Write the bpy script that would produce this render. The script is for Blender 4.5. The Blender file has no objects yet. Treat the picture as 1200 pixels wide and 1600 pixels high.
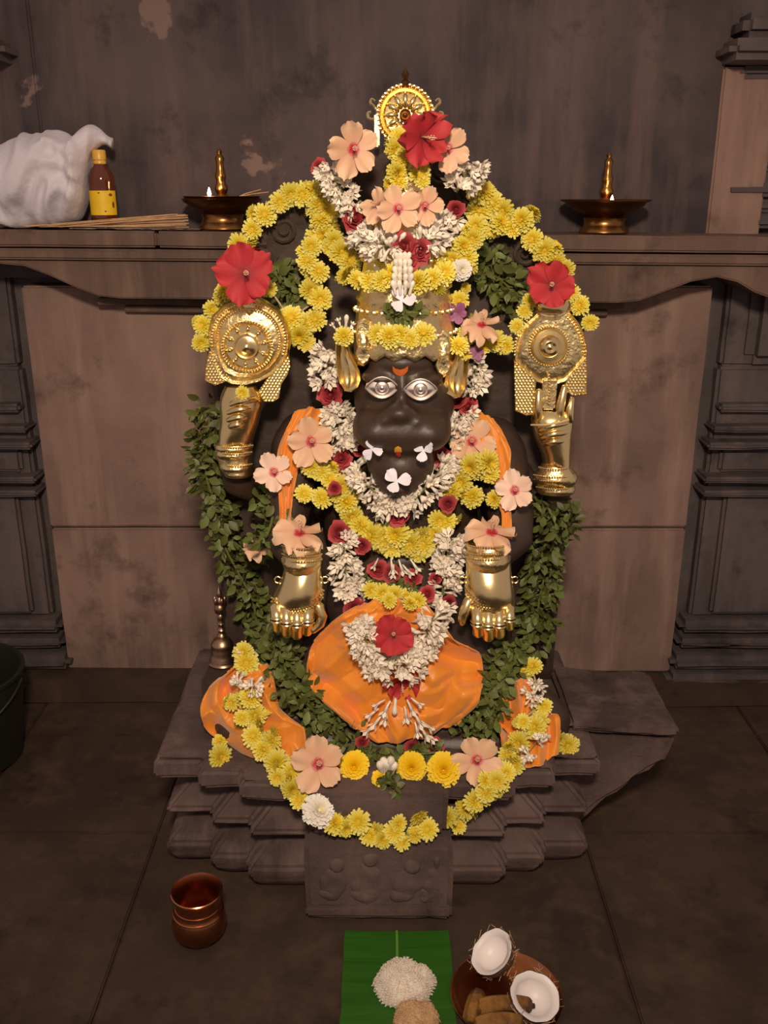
import bpy, bmesh, math, random
from mathutils import Vector, Matrix, noise
from mathutils.bvhtree import BVHTree
random.seed(7)
sc = bpy.context.scene
COL = sc.collection
PI = math.pi
# ---------------------------------------------------------------- camera, light, exposure
F = 1450.0; PITCH = math.radians(19.0); CAMZ = 1.6
cam = bpy.data.objects.new('camera', bpy.data.cameras.new('camera')); COL.objects.link(cam)
cam.location = (0, 0, CAMZ); cam.rotation_euler = (PI/2 - PITCH, 0, 0)
cam.data.sensor_fit = 'VERTICAL'; cam.data.sensor_height = 36; cam.data.lens = 36*F/1600
cam.data.clip_start = .02
sc.camera = cam
w = bpy.data.worlds.new('world'); sc.world = w; w.use_nodes = True
w.node_tree.nodes['Background'].inputs[0].default_value = (.60, .46, .40, 1)
w.node_tree.nodes['Background'].inputs[1].default_value = .54
def spot(name, loc, aim, power, size, blend, radius, col):
    l = bpy.data.lights.new(name, 'SPOT'); o = bpy.data.objects.new(name, l); COL.objects.link(o)
    l.energy = power; l.spot_size = math.radians(size); l.spot_blend = blend; l.shadow_soft_size = radius; l.color = col
    o.location = loc; o.rotation_euler = (Vector(aim)-Vector(loc)).to_track_quat('-Z', 'Y').to_euler()
    return o
spot('hanging_lamp_light', (.02, -.35, 2.48), (.03, 2.1, 1.15), 258, 78, 1.0, .13, (1, .81, .60))
sc.view_settings.view_transform = 'Standard'; sc.view_settings.look = 'None'
sc.view_settings.exposure = 0.0; sc.view_settings.gamma = 1; sc.view_settings.use_curve_mapping = False
# ---------------------------------------------------------------- helpers
def D(px, py):
    u = (px-600)/F; v = (800-py)/F
    return Vector((u, math.cos(PITCH)+v*math.sin(PITCH), -math.sin(PITCH)+v*math.cos(PITCH)))
def P(px, py, Y):
    d = D(px, py); return Vector((0, 0, CAMZ)) + d*(Y/d.y)
def PZ(px, py, z):
    d = D(px, py); return Vector((0, 0, CAMZ)) + d*((z-CAMZ)/d.z)
def S(py, Y):
    return Y/D(600, py).y/F
class MB:
    def __init__(s): s.v = []; s.f = []
    def add(s, vs, fs, M=None):
        n = len(s.v)
        s.v += [tuple(M @ Vector(p)) if M else tuple(p) for p in vs]
        s.f += [tuple(i+n for i in f) for f in fs]; return s
    def lathe(s, prof, n=24, M=None, sx=1, sy=1, cap=True):
        vs = []; fs = []
        for r, z in prof:
            for k in range(n):
                a = 2*PI*k/n; vs.append((r*math.cos(a)*sx, r*math.sin(a)*sy, z))
        for i in range(len(prof)-1):
            for k in range(n):
                k2 = (k+1) % n; fs.append((i*n+k, i*n+k2, (i+1)*n+k2, (i+1)*n+k))
        if cap:
            if prof[0][0] > 1e-5: fs.append(tuple(range(n))[::-1])
            if prof[-1][0] > 1e-5: fs.append(tuple((len(prof)-1)*n+k for k in range(n)))
        return s.add(vs, fs, M)
    def box(s, x0, x1, y0, y1, z0, z1, M=None):
        vs = [(x0,y0,z0),(x1,y0,z0),(x1,y1,z0),(x0,y1,z0),(x0,y0,z1),(x1,y0,z1),(x1,y1,z1),(x0,y1,z1)]
        return s.add(vs, [(0,3,2,1),(4,5,6,7),(0,1,5,4),(1,2,6,5),(2,3,7,6),(3,0,4,7)], M)
    def ell(s, c, rx, ry, rz, nu=16, nv=10, M=None):
        prof = [(max(1e-6, math.sin(PI*i/nv)), -math.cos(PI*i/nv)) for i in range(nv+1)]
        T = Matrix.Translation(c) @ Matrix.Diagonal((rx, ry, rz, 1))
        if M: T = M @ T
        return s.lathe(prof, nu, T, cap=False)
    def tube(s, pts, radii, n=8, M=None, flat=1.0):
        pts = [Vector(p) for p in pts]
        if not isinstance(radii, (list, tuple)): radii = [radii]*len(pts)
        vs = []; fs = []; up = None
        for i, p in enumerate(pts):
            t = (pts[min(i+1, len(pts)-1)] - pts[max(i-1, 0)]).normalized()
            if up is None:
                up = Vector((0, -1, 0)) if abs(t.y) < .9 else Vector((0, 0, 1))
            a = (up - t*up.dot(t)).normalized(); b = t.cross(a); up = a
            for k in range(n):
                q = 2*PI*k/n; vs.append(p + (a*math.cos(q)*flat + b*math.sin(q))*radii[i])
        for i in range(len(pts)-1):
            for k in range(n):
                k2 = (k+1) % n; fs.append((i*n+k, i*n+k2, (i+1)*n+k2, (i+1)*n+k))
        fs.append(tuple(range(n))[::-1]); fs.append(tuple((len(pts)-1)*n+k for k in range(n)))
        return s.add(vs, fs, M)
    def capsule(s, pts, radii, n=10):
        pts = [Vector(p) for p in pts]; P2 = []; R2 = []
        d = (pts[0]-pts[1]).normalized(); r = radii[0]
        for q in (1.0, .92, .7, .38): P2.append(pts[0]+d*r*q); R2.append(max(r*math.sqrt(max(0, 1-q*q)), r*.04))
        P2 += pts; R2 += list(radii)
        d = (pts[-1]-pts[-2]).normalized(); r = radii[-1]
        for q in (.38, .7, .92, 1.0): P2.append(pts[-1]+d*r*q); R2.append(max(r*math.sqrt(max(0, 1-q*q)), r*.04))
        return s.tube(P2, R2, n)
    def prism(s, out, y0, y1, M=None):
        n = len(out)
        vs = [(x, y0, z) for x, z in out] + [(x, y1, z) for x, z in out]
        fs = [tuple(range(n)), tuple(range(2*n-1, n-1, -1))] + [(i, i+n, (i+1) % n+n, (i+1) % n) for i in range(n)]
        return s.add(vs, fs, M)
    def pillow(s, out, steps, back=.004):
        # out: 3D outline points facing -Y; steps: (scale toward centroid, depth toward -Y)
        out = [Vector(p) for p in out]; n = len(out); c = sum(out, Vector())/n
        vs = [p+Vector((0, back, 0)) for p in out]; fs = [tuple(range(n))]
        for sc_, d in steps: vs += [c+(p-c)*sc_+Vector((0, -d, 0)) for p in out]
        for i in range(len(steps)):
            for k in range(n):
                k2 = (k+1) % n; fs.append((i*n+k, i*n+k2, (i+1)*n+k2, (i+1)*n+k))
        m = len(steps)*n; fs.append(tuple(m+k for k in range(n))[::-1])
        return s.add(vs, fs)
    def build(s, name, mat, parent=None, smooth=True, bevel=0, rough=0, cuts=0, auto=True):
        me = bpy.data.meshes.new(name); me.from_pydata([tuple(p) for p in s.v], [], s.f); me.update()
        bm = bmesh.new(); bm.from_mesh(me)
        bmesh.ops.recalc_face_normals(bm, faces=bm.faces)
        if bevel:
            es = [e for e in bm.edges if len(e.link_faces) == 2 and e.calc_face_angle(0) > .5]
            bmesh.ops.bevel(bm, geom=es, offset=bevel, segments=2, affect='EDGES', clamp_overlap=True)
        if cuts:
            bmesh.ops.triangulate(bm, faces=[f for f in bm.faces if len(f.verts) > 4])
            for _ in range(3):
                L = [e for e in bm.edges if e.calc_length() > cuts]
                if not L: break
                bmesh.ops.subdivide_edges(bm, edges=L, cuts=1, use_grid_fill=True)
        if rough:
            bm.normal_update()
            for v in bm.verts:
                v.co += v.normal*rough*(noise.noise(v.co*9)+.6*noise.noise(v.co*31+Vector((3, 1, 7))))
        if smooth:
            for f in bm.faces: f.smooth = True
            if auto:
                for e in bm.edges:
                    if len(e.link_faces) == 2 and e.calc_face_angle(0) > .75: e.smooth = False
        bm.to_mesh(me); bm.free()
        return link(name, me, mat, parent)
def link(name, me, mat=None, parent=None):
    o = bpy.data.objects.new(name, me); COL.objects.link(o)
    if mat and not me.materials: me.materials.append(mat)
    if parent:
        o.parent = parent
    return o
def empty(name, loc=(0, 0, 0)):
    o = bpy.data.objects.new(name, None); COL.objects.link(o); o.location = loc; o.empty_display_size = .02; return o
def tag(o, label, cat, group=None, kind=None):
    o['label'] = label; o['category'] = cat
    if group: o['group'] = group
    if kind: o['kind'] = kind
    return o
def struct(o, label=None):
    o['kind'] = 'structure'
    if label: o['label'] = label
    return o
def catmull(pts, per=6):
    pts = [Vector(p) for p in pts]; out = []
    for i in range(len(pts)-1):
        a = pts[max(i-1, 0)]; b = pts[i]; c = pts[i+1]; d = pts[min(i+2, len(pts)-1)]
        for k in range(per):
            t = k/per
            out.append(.5*((2*b)+(c-a)*t+(2*a-5*b+4*c-d)*t*t+(3*b-a-3*c+d)*t**3))
    out.append(pts[-1]); return out
def resample(pts, step):
    out = [pts[0].copy()]; acc = 0
    for a, b in zip(pts, pts[1:]):
        L = (b-a).length
        while L > 1e-9 and acc+L >= step:
            t = (step-acc)/L; a = a.lerp(b, t); out.append(a.copy()); L = (b-a).length; acc = 0
        acc += L
    return out
# ---------------------------------------------------------------- materials
def srgb(c):
    return tuple((x/255/12.92 if x/255 <= .04045 else ((x/255+.055)/1.055)**2.4) for x in c)+(1,)
def mat(name, base, col2=None, scale=6, lo=.4, hi=.65, rough=.5, metal=0, bump=0, bscale=30, spec=.5, rand=0,
        sss=0, sheen=0, aniso=0, coat=0, stretch=None, bdist=.01, trans=0):
    m = bpy.data.materials.new(name); m.use_nodes = True; nt = m.node_tree; N = nt.nodes; L = nt.links
    b = N['Principled BSDF']; b.inputs['Roughness'].default_value = rough; b.inputs['Metallic'].default_value = metal
    b.inputs['Specular IOR Level'].default_value = spec
    if sheen: b.inputs['Sheen Weight'].default_value = sheen
    if coat: b.inputs['Coat Weight'].default_value = coat; b.inputs['Coat Roughness'].default_value = .08
    if aniso: b.inputs['Anisotropic'].default_value = aniso
    if sss:
        b.inputs['Subsurface Weight'].default_value = sss; b.inputs['Subsurface Scale'].default_value = .01
    if trans: b.inputs['Transmission Weight'].default_value = trans
    tc = N.new('ShaderNodeTexCoord'); mp = N.new('ShaderNodeMapping'); L.new(tc.outputs['Object'], mp.inputs[0])
    if stretch: mp.inputs['Scale'].default_value = stretch
    src = None
    if col2 is not None:
        nz = N.new('ShaderNodeTexNoise'); nz.inputs['Scale'].default_value = scale; nz.inputs['Detail'].default_value = 6
        nz.inputs['Roughness'].default_value = .62
        L.new(mp.outputs[0], nz.inputs['Vector'])
        r = N.new('ShaderNodeValToRGB'); L.new(nz.outputs[0], r.inputs[0])
        r.color_ramp.elements[0].position = lo; r.color_ramp.elements[1].position = hi
        r.color_ramp.elements[0].color = srgb(base); r.color_ramp.elements[1].color = srgb(col2)
        src = r.outputs[0]
    else:
        rg = N.new('ShaderNodeRGB'); rg.outputs[0].default_value = srgb(base); src = rg.outputs[0]
    if rand:
        oi = N.new('ShaderNodeObjectInfo'); hs = N.new('ShaderNodeHueSaturation')
        ma = N.new('ShaderNodeMapRange'); L.new(oi.outputs['Random'], ma.inputs[0])
        ma.inputs[3].default_value = 1-rand; ma.inputs[4].default_value = 1+rand*.6
        L.new(ma.outputs[0], hs.inputs['Value']); L.new(src, hs.inputs['Color'])
        mh = N.new('ShaderNodeMapRange'); L.new(oi.outputs['Random'], mh.inputs[0])
        mh.inputs[3].default_value = .5-rand*.05; mh.inputs[4].default_value = .5+rand*.05; L.new(mh.outputs[0], hs.inputs['Hue'])
        src = hs.outputs[0]
    L.new(src, b.inputs['Base Color'])
    if bump:
        n2 = N.new('ShaderNodeTexNoise'); n2.inputs['Scale'].default_value = bscale; n2.inputs['Detail'].default_value = 8
        L.new(mp.outputs[0], n2.inputs['Vector'])
        bp = N.new('ShaderNodeBump'); bp.inputs['Strength'].default_value = bump; bp.inputs['Distance'].default_value = bdist
        L.new(n2.outputs[0], bp.inputs['Height']); L.new(bp.outputs[0], b.inputs['Normal'])
    return m
def radial(name, stops, rough=.55, rand=0, sheen=0):
    """colour by distance from the flower's axis (pigment of the petal base and tip)"""
    m = mat(name, (255, 255, 255), rough=rough); nt = m.node_tree; N = nt.nodes; L = nt.links; b = N['Principled BSDF']
    tc = N.new('ShaderNodeTexCoord'); vm = N.new('ShaderNodeVectorMath'); vm.operation = 'LENGTH'
    mu = N.new('ShaderNodeVectorMath'); mu.operation = 'MULTIPLY'; mu.inputs[1].default_value = (1, 1, 0)
    L.new(tc.outputs['Object'], mu.inputs[0]); L.new(mu.outputs[0], vm.inputs[0])
    nz = N.new('ShaderNodeTexNoise'); nz.inputs['Scale'].default_value = 9; L.new(tc.outputs['Object'], nz.inputs['Vector'])
    ad = N.new('ShaderNodeMath'); ad.operation = 'MULTIPLY_ADD'; ad.inputs[1].default_value = .22; L.new(nz.outputs[0], ad.inputs[0]); L.new(vm.outputs['Value'], ad.inputs[2])
    sb = N.new('ShaderNodeMath'); sb.operation = 'SUBTRACT'; sb.inputs[1].default_value = .11; L.new(ad.outputs[0], sb.inputs[0])
    r = N.new('ShaderNodeValToRGB'); L.new(sb.outputs[0], r.inputs[0])
    e = r.color_ramp.elements
    e[0].position, e[0].color = stops[0][0], srgb(stops[0][1]); e[1].position, e[1].color = stops[-1][0], srgb(stops[-1][1])
    for p, c in stops[1:-1]:
        x = e.new(p); x.color = srgb(c)
    src = r.outputs[0]
    if rand:
        oi = N.new('ShaderNodeObjectInfo'); hs = N.new('ShaderNodeHueSaturation'); ma = N.new('ShaderNodeMapRange')
        L.new(oi.outputs['Random'], ma.inputs[0]); ma.inputs[3].default_value = 1-rand; ma.inputs[4].default_value = 1+rand*.5
        L.new(ma.outputs[0], hs.inputs['Value']); L.new(src, hs.inputs['Color']); src = hs.outputs[0]
    L.new(src, b.inputs['Base Color'])
    return m
def wall_mat(name, c_dark, c_mid, c_light, c_patch, seed=0, streak=1.0, bump=.35, patch=.66, damp=True):
    m = bpy.data.materials.new(name); m.use_nodes = True; nt = m.node_tree; N = nt.nodes; L = nt.links
    b = N['Principled BSDF']; b.inputs['Roughness'].default_value = .85; b.inputs['Specular IOR Level'].default_value = .25
    tc = N.new('ShaderNodeTexCoord'); mp = N.new('ShaderNodeMapping'); L.new(tc.outputs['Object'], mp.inputs[0]); mp.inputs['Location'].default_value = (seed, seed*.7, seed*1.3)
    def nz(scale, det=7, ro=.62, vec=None, st=None):
        n = N.new('ShaderNodeTexNoise'); n.inputs['Scale'].default_value = scale; n.inputs['Detail'].default_value = det; n.inputs['Roughness'].default_value = ro
        if st:
            q = N.new('ShaderNodeMapping'); q.inputs['Scale'].default_value = st; L.new(mp.outputs[0], q.inputs[0]); L.new(q.outputs[0], n.inputs['Vector'])
        else: L.new(mp.outputs[0], n.inputs['Vector'])
        return n.outputs[0]
    def ramp(src, a, bb):
        r = N.new('ShaderNodeMapRange'); r.inputs[1].default_value = a; r.inputs[2].default_value = bb; L.new(src, r.inputs[0]); return r.outputs[0]
    def mix(f, a, bb):
        x = N.new('ShaderNodeMix'); x.data_type = 'RGBA'; L.new(f, x.inputs[0])
        for sock, val in ((x.inputs[6], a), (x.inputs[7], bb)):
            if isinstance(val, tuple): sock.default_value = val
            else: L.new(val, sock)
        return x.outputs[2]
    c = mix(ramp(nz(2.1), .35, .62), srgb(c_dark), srgb(c_mid))
    c = mix(ramp(nz(3.0, st=(3.2, 3.2, .35)), .48, .75), c, srgb(c_light))
    c = mix(ramp(nz(5.5, 8, .7), .55, .75), c, srgb(tuple(x*.72 for x in c_dark)))
    c = mix(ramp(nz(3.3, 9, .55), patch, patch+.015), c, srgb(c_patch))
    L.new(c, b.inputs['Base Color'])
    bp = N.new('ShaderNodeBump'); bp.inputs['Strength'].default_value = bump; bp.inputs['Distance'].default_value = .012
    L.new(nz(16, 10, .65), bp.inputs['Height']); L.new(bp.outputs[0], b.inputs['Normal'])
    return m
M_wall = wall_mat('plaster_above_shelf', (60, 54, 60), (92, 79, 80), (108, 90, 87), (126, 105, 100), 1.7, patch=.675)
M_panel = wall_mat('stone_panel', (118, 96, 88), (148, 120, 110), (166, 136, 124), (158, 134, 122), 4.2, patch=.7, bump=.25)
M_pil = wall_mat('pilaster_stone', (74, 67, 70), (98, 88, 90), (114, 99, 96), (120, 100, 92), 8.1, patch=.72)
M_shelf = wall_mat('shelf_stone', (92, 74, 66), (116, 92, 82), (134, 108, 96), (140, 116, 104), 2.9, patch=.70)
M_ped = wall_mat('pedestal_stone', (76, 62, 60), (106, 87, 84), (120, 99, 94), (130, 110, 104), 6.3, bump=.6, patch=.72)
M_floor = wall_mat('floor_stone', (54, 43, 37), (77, 60, 50), (88, 68, 57), (96, 76, 64), 3.3, bump=.35, patch=.74)
M_idol = mat('black_granite', (54, 39, 31), (72, 53, 43), 5, .35, .7, .46, bump=.15, bscale=40, spec=.55)  # stone tones lifted: stands in for haze that is not modelled
M_slab = mat('dark_granite', (56, 42, 34), (74, 56, 46), 5, .35, .7, .62, bump=.5, bscale=22)  # lifted like the idol stone, haze put into the colour
M_gold = mat('polished_gold', (252, 228, 170), rough=.25, metal=1, bump=.05, bscale=60)
M_goldr = mat('embossed_gold', (252, 228, 170), rough=.3, metal=1, bump=.7, bscale=85, bdist=.004)
M_silver = mat('silver', (226, 214, 208), rough=.38, metal=1)
M_brass = mat('old_brass', (182, 134, 78), (136, 96, 56), 12, .35, .7, .3, metal=1)
M_brassd = mat('smoked_brass', (132, 92, 56), (88, 60, 38), 12, .35, .7, .42, metal=1)
M_bronze = mat('bell_bronze', (190, 156, 132), (150, 120, 100), 14, .35, .7, .36, metal=1)
M_copper = mat('copper', (206, 140, 100), (160, 98, 66), 9, .35, .7, .28, metal=1)
M_orange = mat('orange_satin', (240, 152, 46), (232, 134, 36), 14, .3, .7, .44, spec=.5, sheen=.5, aniso=.3, bump=.06, bscale=160, bdist=.002)
M_white = mat('white_cotton', (224, 216, 226), (208, 200, 212), 8, .3, .7, .85, bump=.25, bscale=60, sheen=.2)
M_yellow = radial('yellow_petal', [(.0, (216, 176, 30)), (.42, (230, 206, 50)), (.9, (236, 226, 116))], rand=.14)
M_yellowc = radial('deep_yellow_petal', [(.0, (250, 200, 10)), (.5, (252, 210, 18)), (.95, (250, 218, 40))], rand=.08)
M_wmum = radial('white_mum_petal', [(.0, (236, 224, 176)), (.4, (242, 234, 222)), (.9, (244, 240, 234))], rand=.06)
M_tube = mat('tuberose_white', (250, 240, 230), (238, 228, 206), 3, .35, .7, .5, rand=.12)
M_plum = mat('blossom_white', (240, 234, 246), rough=.45)
M_rose = radial('rose_petal', [(0, (136, 32, 42)), (.6, (172, 52, 60)), (1, (190, 80, 84))], rand=.2, rough=.85)
M_hibr = radial('red_hibiscus_petal', [(0, (96, 10, 22)), (.22, (154, 26, 36)), (.5, (178, 36, 46)), (1, (192, 58, 62))], rough=.7)
M_hibp = radial('peach_hibiscus_petal', [(0, (176, 26, 50)), (.15, (190, 44, 62)), (.25, (220, 168, 142)), (.6, (228, 182, 146)), (1, (232, 196, 166))])
M_hibw = radial('pale_hibiscus_petal', [(0, (176, 26, 60)), (.16, (200, 60, 84)), (.28, (238, 200, 180)), (1, (242, 214, 194))])
M_stam = mat('stamen', (232, 190, 160), rough=.5)
M_purp = radial('purple_petal', [(0, (120, 60, 100)), (1, (176, 110, 156))])
M_leaf = mat('tulsi_leaf', (88, 98, 46), (114, 118, 62), 18, .35, .7, .5, rand=.45, spec=.4)
M_stem = mat('green_stem', (104, 112, 52), rough=.6)
M_thread = mat('thread', (206, 186, 140), rough=.8)
M_wick = mat('wick', (60, 44, 34), rough=.9)
M_tilak = mat('orange_paste', (214, 104, 40), rough=.7)
M_tilakr = mat('red_paste', (170, 46, 34), rough=.7)
M_tilaky = mat('yellow_paste', (236, 176, 60), rough=.7)
M_banana = mat('banana_leaf', (36, 88, 18), (48, 104, 26), 30, .3, .7, .42, spec=.5, stretch=(.15, 6, 1))
M_rib = mat('leaf_midrib', (104, 152, 62), rough=.5)
M_rice = mat('cooked_rice', (246, 236, 226), (232, 218, 202), 40, .3, .7, .6, bump=.6, bscale=160, bdist=.004)
M_rice2 = mat('sweet_rice', (226, 190, 148), (196, 152, 110), 40, .3, .7, .65, bump=.6, bscale=160, bdist=.004)
M_husk = mat('coconut_shell', (120, 82, 56), (86, 56, 36), 22, .3, .7, .85, bump=.8, bscale=70, stretch=(1, 1, 5))
M_flesh = mat('coconut_flesh', (244, 236, 236), rough=.4, spec=.5)
M_fruit = mat('ripe_plantain', (150, 104, 44), (84, 52, 26), 26, .42, .62, .6)
M_bucket = mat('bucket_plastic', (38, 38, 30), (28, 27, 22), 6, .3, .7, .5)
M_amber = mat('amber_syrup', (92, 40, 12), rough=.06, spec=.6, coat=.6)
M_cap = mat('cap_yellow', (222, 172, 72), rough=.35)
M_label = mat('label_paper', (238, 200, 32), (226, 184, 24), 30, .3, .7, .5)
M_stick = mat('incense_bamboo', (214, 176, 136), (176, 136, 98), 30, .3, .7, .8)
M_black = mat('incense_paste', (58, 42, 34), rough=.9)
M_foil = mat('plastic_wrap', (190, 176, 168), rough=.22, spec=.8, bump=.5, bscale=40)
M_dark = mat('print_brown', (120, 50, 24), rough=.6)
M_flame = bpy.data.materials.new('flame'); M_flame.use_nodes = True
_b = M_flame.node_tree.nodes['Principled BSDF']; _b.inputs['Emission Color'].default_value = (1, .66, .38, 1); _b.inputs['Emission Strength'].default_value = 30; _b.inputs['Base Color'].default_value = (1, .6, .3, 1)
# ---------------------------------------------------------------- the setting: floor, back wall, shelf, pilasters
def slab_piece(name, m, parent, x0, x1, y0, y1, z0, z1, bevel=.006, rough=.002, cuts=.12):
    return MB().box(x0, x1, y0, y1, z0, z1).build(name, m, parent, bevel=bevel, rough=rough, cuts=cuts)
floor = struct(MB().box(-2.2, 2.2, -1.0, 3.1, -.12, -.012).build('floor', M_floor, smooth=False), 'worn dark stone floor around the pedestal')
fx = [(-2.2, -1.12), (-1.114, -.60), (-.594, .52), (.526, 1.16), (1.166, 2.2)]
for i, (a, b) in enumerate(fx):
    ys = [-1.0, .95 if i % 2 else .6, 2.05 if i % 2 else 1.72, 2.52, 3.0]
    if i == 2: ys = [-1.0, 1.02, 3.0]
    for c, d in zip(ys, ys[1:]):
        slab_piece('floor_slab', M_floor, floor, a, b, c, d-.006, -.03, random.uniform(-.003, .002) if i != 2 else -.002, .004, .002, .2)
WB = 2.80
wall = struct(MB().box(-2.2, 2.2, 2.90, 3.1, -.02, 3.0).build('wall_back', M_pil, smooth=False), 'sooty plastered stone wall behind the idol')
# stone slabs of the panel under the shelf
slab_piece('stone_slab', M_panel, wall, -1.07, -.32, WB, 2.91, .586, 1.34)
slab_piece('stone_slab', M_panel, wall, -.314, .30, WB+.002, 2.91, .586, 1.34)
slab_piece('stone_slab', M_panel, wall, .306, .97, WB, 2.91, .584, 1.34)
slab_piece('stone_slab', M_panel, wall, -1.07, -.25, WB+.004, 2.91, .06, .578)
slab_piece('stone_slab', M_panel, wall, -.244, .97, WB+.002, 2.91, .06, .577)
slab_piece('plinth_stone', M_floor, wall, -2.0, .42, WB-.10, 2.91, -.01, .075, .012, .006)
slab_piece('plinth_stone', M_floor, wall, .43, 2.0, WB-.12, 2.91, -.01, .055, .012, .006)
# plastered wall above the shelf with shallow flat bands at its ends
up = MB()
NX, NZ = 60, 40
vs = []
for j in range(NZ+1):
    for i in range(NX+1):
        x = -.98+1.93*i/NX; z = 1.36+1.5*j/NZ
        vs.append((x, 2.85+.006*noise.noise(Vector((x*3, z*3, 1)))+.003*noise.noise(Vector((x*11, z*11, 5))), z))
fs = [(j*(NX+1)+i, j*(NX+1)+i+1, (j+1)*(NX+1)+i+1, (j+1)*(NX+1)+i) for j in range(NZ) for i in range(NX)]
n0 = len(vs); vs += [(-.98, 2.92, 1.36), (.95, 2.92, 1.36), (.95, 2.92, 2.86), (-.98, 2.92, 2.86)]
fs += [(n0, n0+1, n0+2, n0+3), (0, NX, n0+1, n0), (NZ*(NX+1), (NZ+1)*(NX+1)-1, n0+2, n0+3)]
up.add(vs, fs).build('plaster_panel', M_wall, wall)
slab_piece('flat_band', M_wall, wall, -1.20, -.97, 2.838, 2.92, 1.36, 2.86)
slab_piece('flat_band', M_panel, wall, .945, 1.10, 2.838, 2.92, 1.36, 1.93)
# ledge shelf; it sags a little toward one end, as built
shelf = struct(empty('trim_1', (0, WB, 1.495)), 'projecting stone ledge carrying the lamps and bottle')
shelf.rotation_euler.y = math.radians(.5)
def sh(name, x0, x1, y0, z0, z1, bev=.006):
    return slab_piece(name, M_shelf, shelf, x0, x1, y0-WB, .10, z0-1.495, z1-1.495, bev, .003)
for a, b in ((-1.9, -.62), (-.619, .36), (.361, 1.17)):
    sh('ledge_slab', a, b, 2.63, 1.452, 1.495)
sh('fillet', -1.9, 1.165, 2.642, 1.418, 1.446)
out = [(-1.9, 1.418), (-1.9, 1.395)]
out += [(-1.17, 1.40), (-1.08, 1.405), (-1.0, 1.398), (-.93, 1.372), (-.86, 1.34), (-.80, 1.318), (-.74, 1.312)]
out += [(.66, 1.312), (.72, 1.318), (.79, 1.345), (.86, 1.372), (.93, 1.385), (.99, 1.372), (1.04, 1.345), (1.10, 1.325), (1.16, 1.33), (1.16, 1.418)]
MB().prism([(x, z-1.495) for x, z in out], 2.66-WB, .10).build('cornice_face', M_shelf, shelf, bevel=.004)
sh('fillet', -.83, .70, 2.735, 1.285, 1.306, .003)
sh('fillet', -.76, .66, 2.765, 1.262, 1.281, .003)
# pilasters at either end
def pilaster(n, x0, x1, s, label):
    t = struct(empty('trim_%d' % n, ((x0+x1)/2, 2.9, 0)), label); cx = (x0+x1)/2; hw = (x1-x0)/2
    def blk(name, w_, y0, z0, z1, bev=.01):
        slab_piece(name, M_pil, t, -w_, w_, y0-2.9, .01, z0, z1, bev, .004)
    blk('shaft', hw*.92, 2.86, .24, 1.09)
    blk('shaft', hw*.60, 2.835, .26, .69)
    blk('shaft', hw*.75, 2.84, .755, .83)
    for z0, z1, g, dy in ((.0, .075, .12, 2.74), (.085, .135, .10, 2.76), (.15, .185, .06, 2.79), (.20, .245, .05, 2.80)):
        blk('base_moulding', hw+g*.6, dy, z0, z1, .02)
    for z0, z1, g, dy in ((.685, .705, .05, 2.80), (.73, .75, .05, 2.80), (.84, .862, .05, 2.80), (.892, .912, .03, 2.81), (.955, .98, .0, 2.82)):
        blk('ring_moulding', hw+g*.6-.02, dy, z0, z1, .008)
    blk('bracket', hw*.55, 2.82, 1.10, 1.36, .03)
    blk('neck', hw*.9, 2.86, 1.09, 1.40)
    for z0, z1, g, dy in ((1.50, 1.535, .03, 2.84), (1.545, 1.58, .0, 2.85), (1.59, 1.625, .03, 2.83), (1.66, 1.70, .0, 2.85), (1.71, 1.74, .03, 2.84)):
        blk('ring_moulding', hw+g, dy, z0, z1, .012)
    blk('shaft', hw*.8, 2.87, 1.50, 1.95)
    for z0, z1, g, dy in ((1.90, 1.93, .03, 2.82), (1.935, 1.99, .10, 2.72), (1.995, 2.06, .05, 2.78)):
        blk('capital', hw+g, dy, z0, z1, .02)
    return t
pilaster(2, -1.46, -1.11, -1, 'carved stone pilaster with ring mouldings at the left of the panel')
pilaster(3, 1.02, 1.40, 1, 'carved stone pilaster with ring mouldings at the right of the panel')
# ---------------------------------------------------------------- pedestal
ped = tag(empty('stone_pedestal', (-.016, 2.1, 0)), 'stepped grey stone pedestal with tiered mouldings carrying the idol', 'pedestal')
PX = -.016
def plan(o):
    # stepped plan, o = outward offset
    f = [(-.525-o, 2.46+o), (-.525-o, 1.905-o), (-.41-o, 1.905-o), (-.41-o, 1.86-o), (-.31-o, 1.86-o), (-.31-o, 1.815-o),
         (.31+o, 1.815-o), (.31+o, 1.86-o), (.41+o, 1.86-o), (.41+o, 1.905-o), (.525+o, 1.905-o), (.525+o, 2.46+o)]
    return f
def tier(name, prof, bev=.008):
    mb = MB(); n = 12
    vs = []
    for o, z in prof: vs += [(x, y-2.1, z) for x, y in plan(o)]
    fs = [tuple(range(n))]
    for i in range(len(prof)-1):
        for k in range(n):
            k2 = (k+1) % n; fs.append((i*n+k, i*n+k2, (i+1)*n+k2, (i+1)*n+k))
    fs.append(tuple((len(prof)-1)*n+k for k in range(n))[::-1])
    return mb.add(vs, fs).build(name, M_ped, ped, bevel=bev, rough=.006, cuts=.07)
tier('base_tier', [(-.035, .0), (-.018, .02), (-.002, .045), (-.002, .075), (-.035, .108), (-.075, .128)])
tier('recess', [(-.095, .127), (-.095, .153)], .003)
tier('petal_tier', [(-.05, .152), (-.008, .157), (-.006, .174), (-.045, .208), (-.085, .235)])
tier('recess', [(-.11, .234), (-.11, .272)], .003)
tier('top_slab', [(-.004, .270), (.010, .276), (.008, .320), (-.004, .33)])
cb = MB().box(-.166, .172, 1.725-2.1, 1.84-2.1, 0, .215)
cb.build('front_block', M_ped, ped, bevel=.012, rough=.006, cuts=.05)
cb2 = MB().box(-.155, .16, 1.75-2.1, 1.84-2.1, .217, .328)
cb2.build('front_block', M_ped, ped, bevel=.012, rough=.006, cuts=.05)
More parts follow.
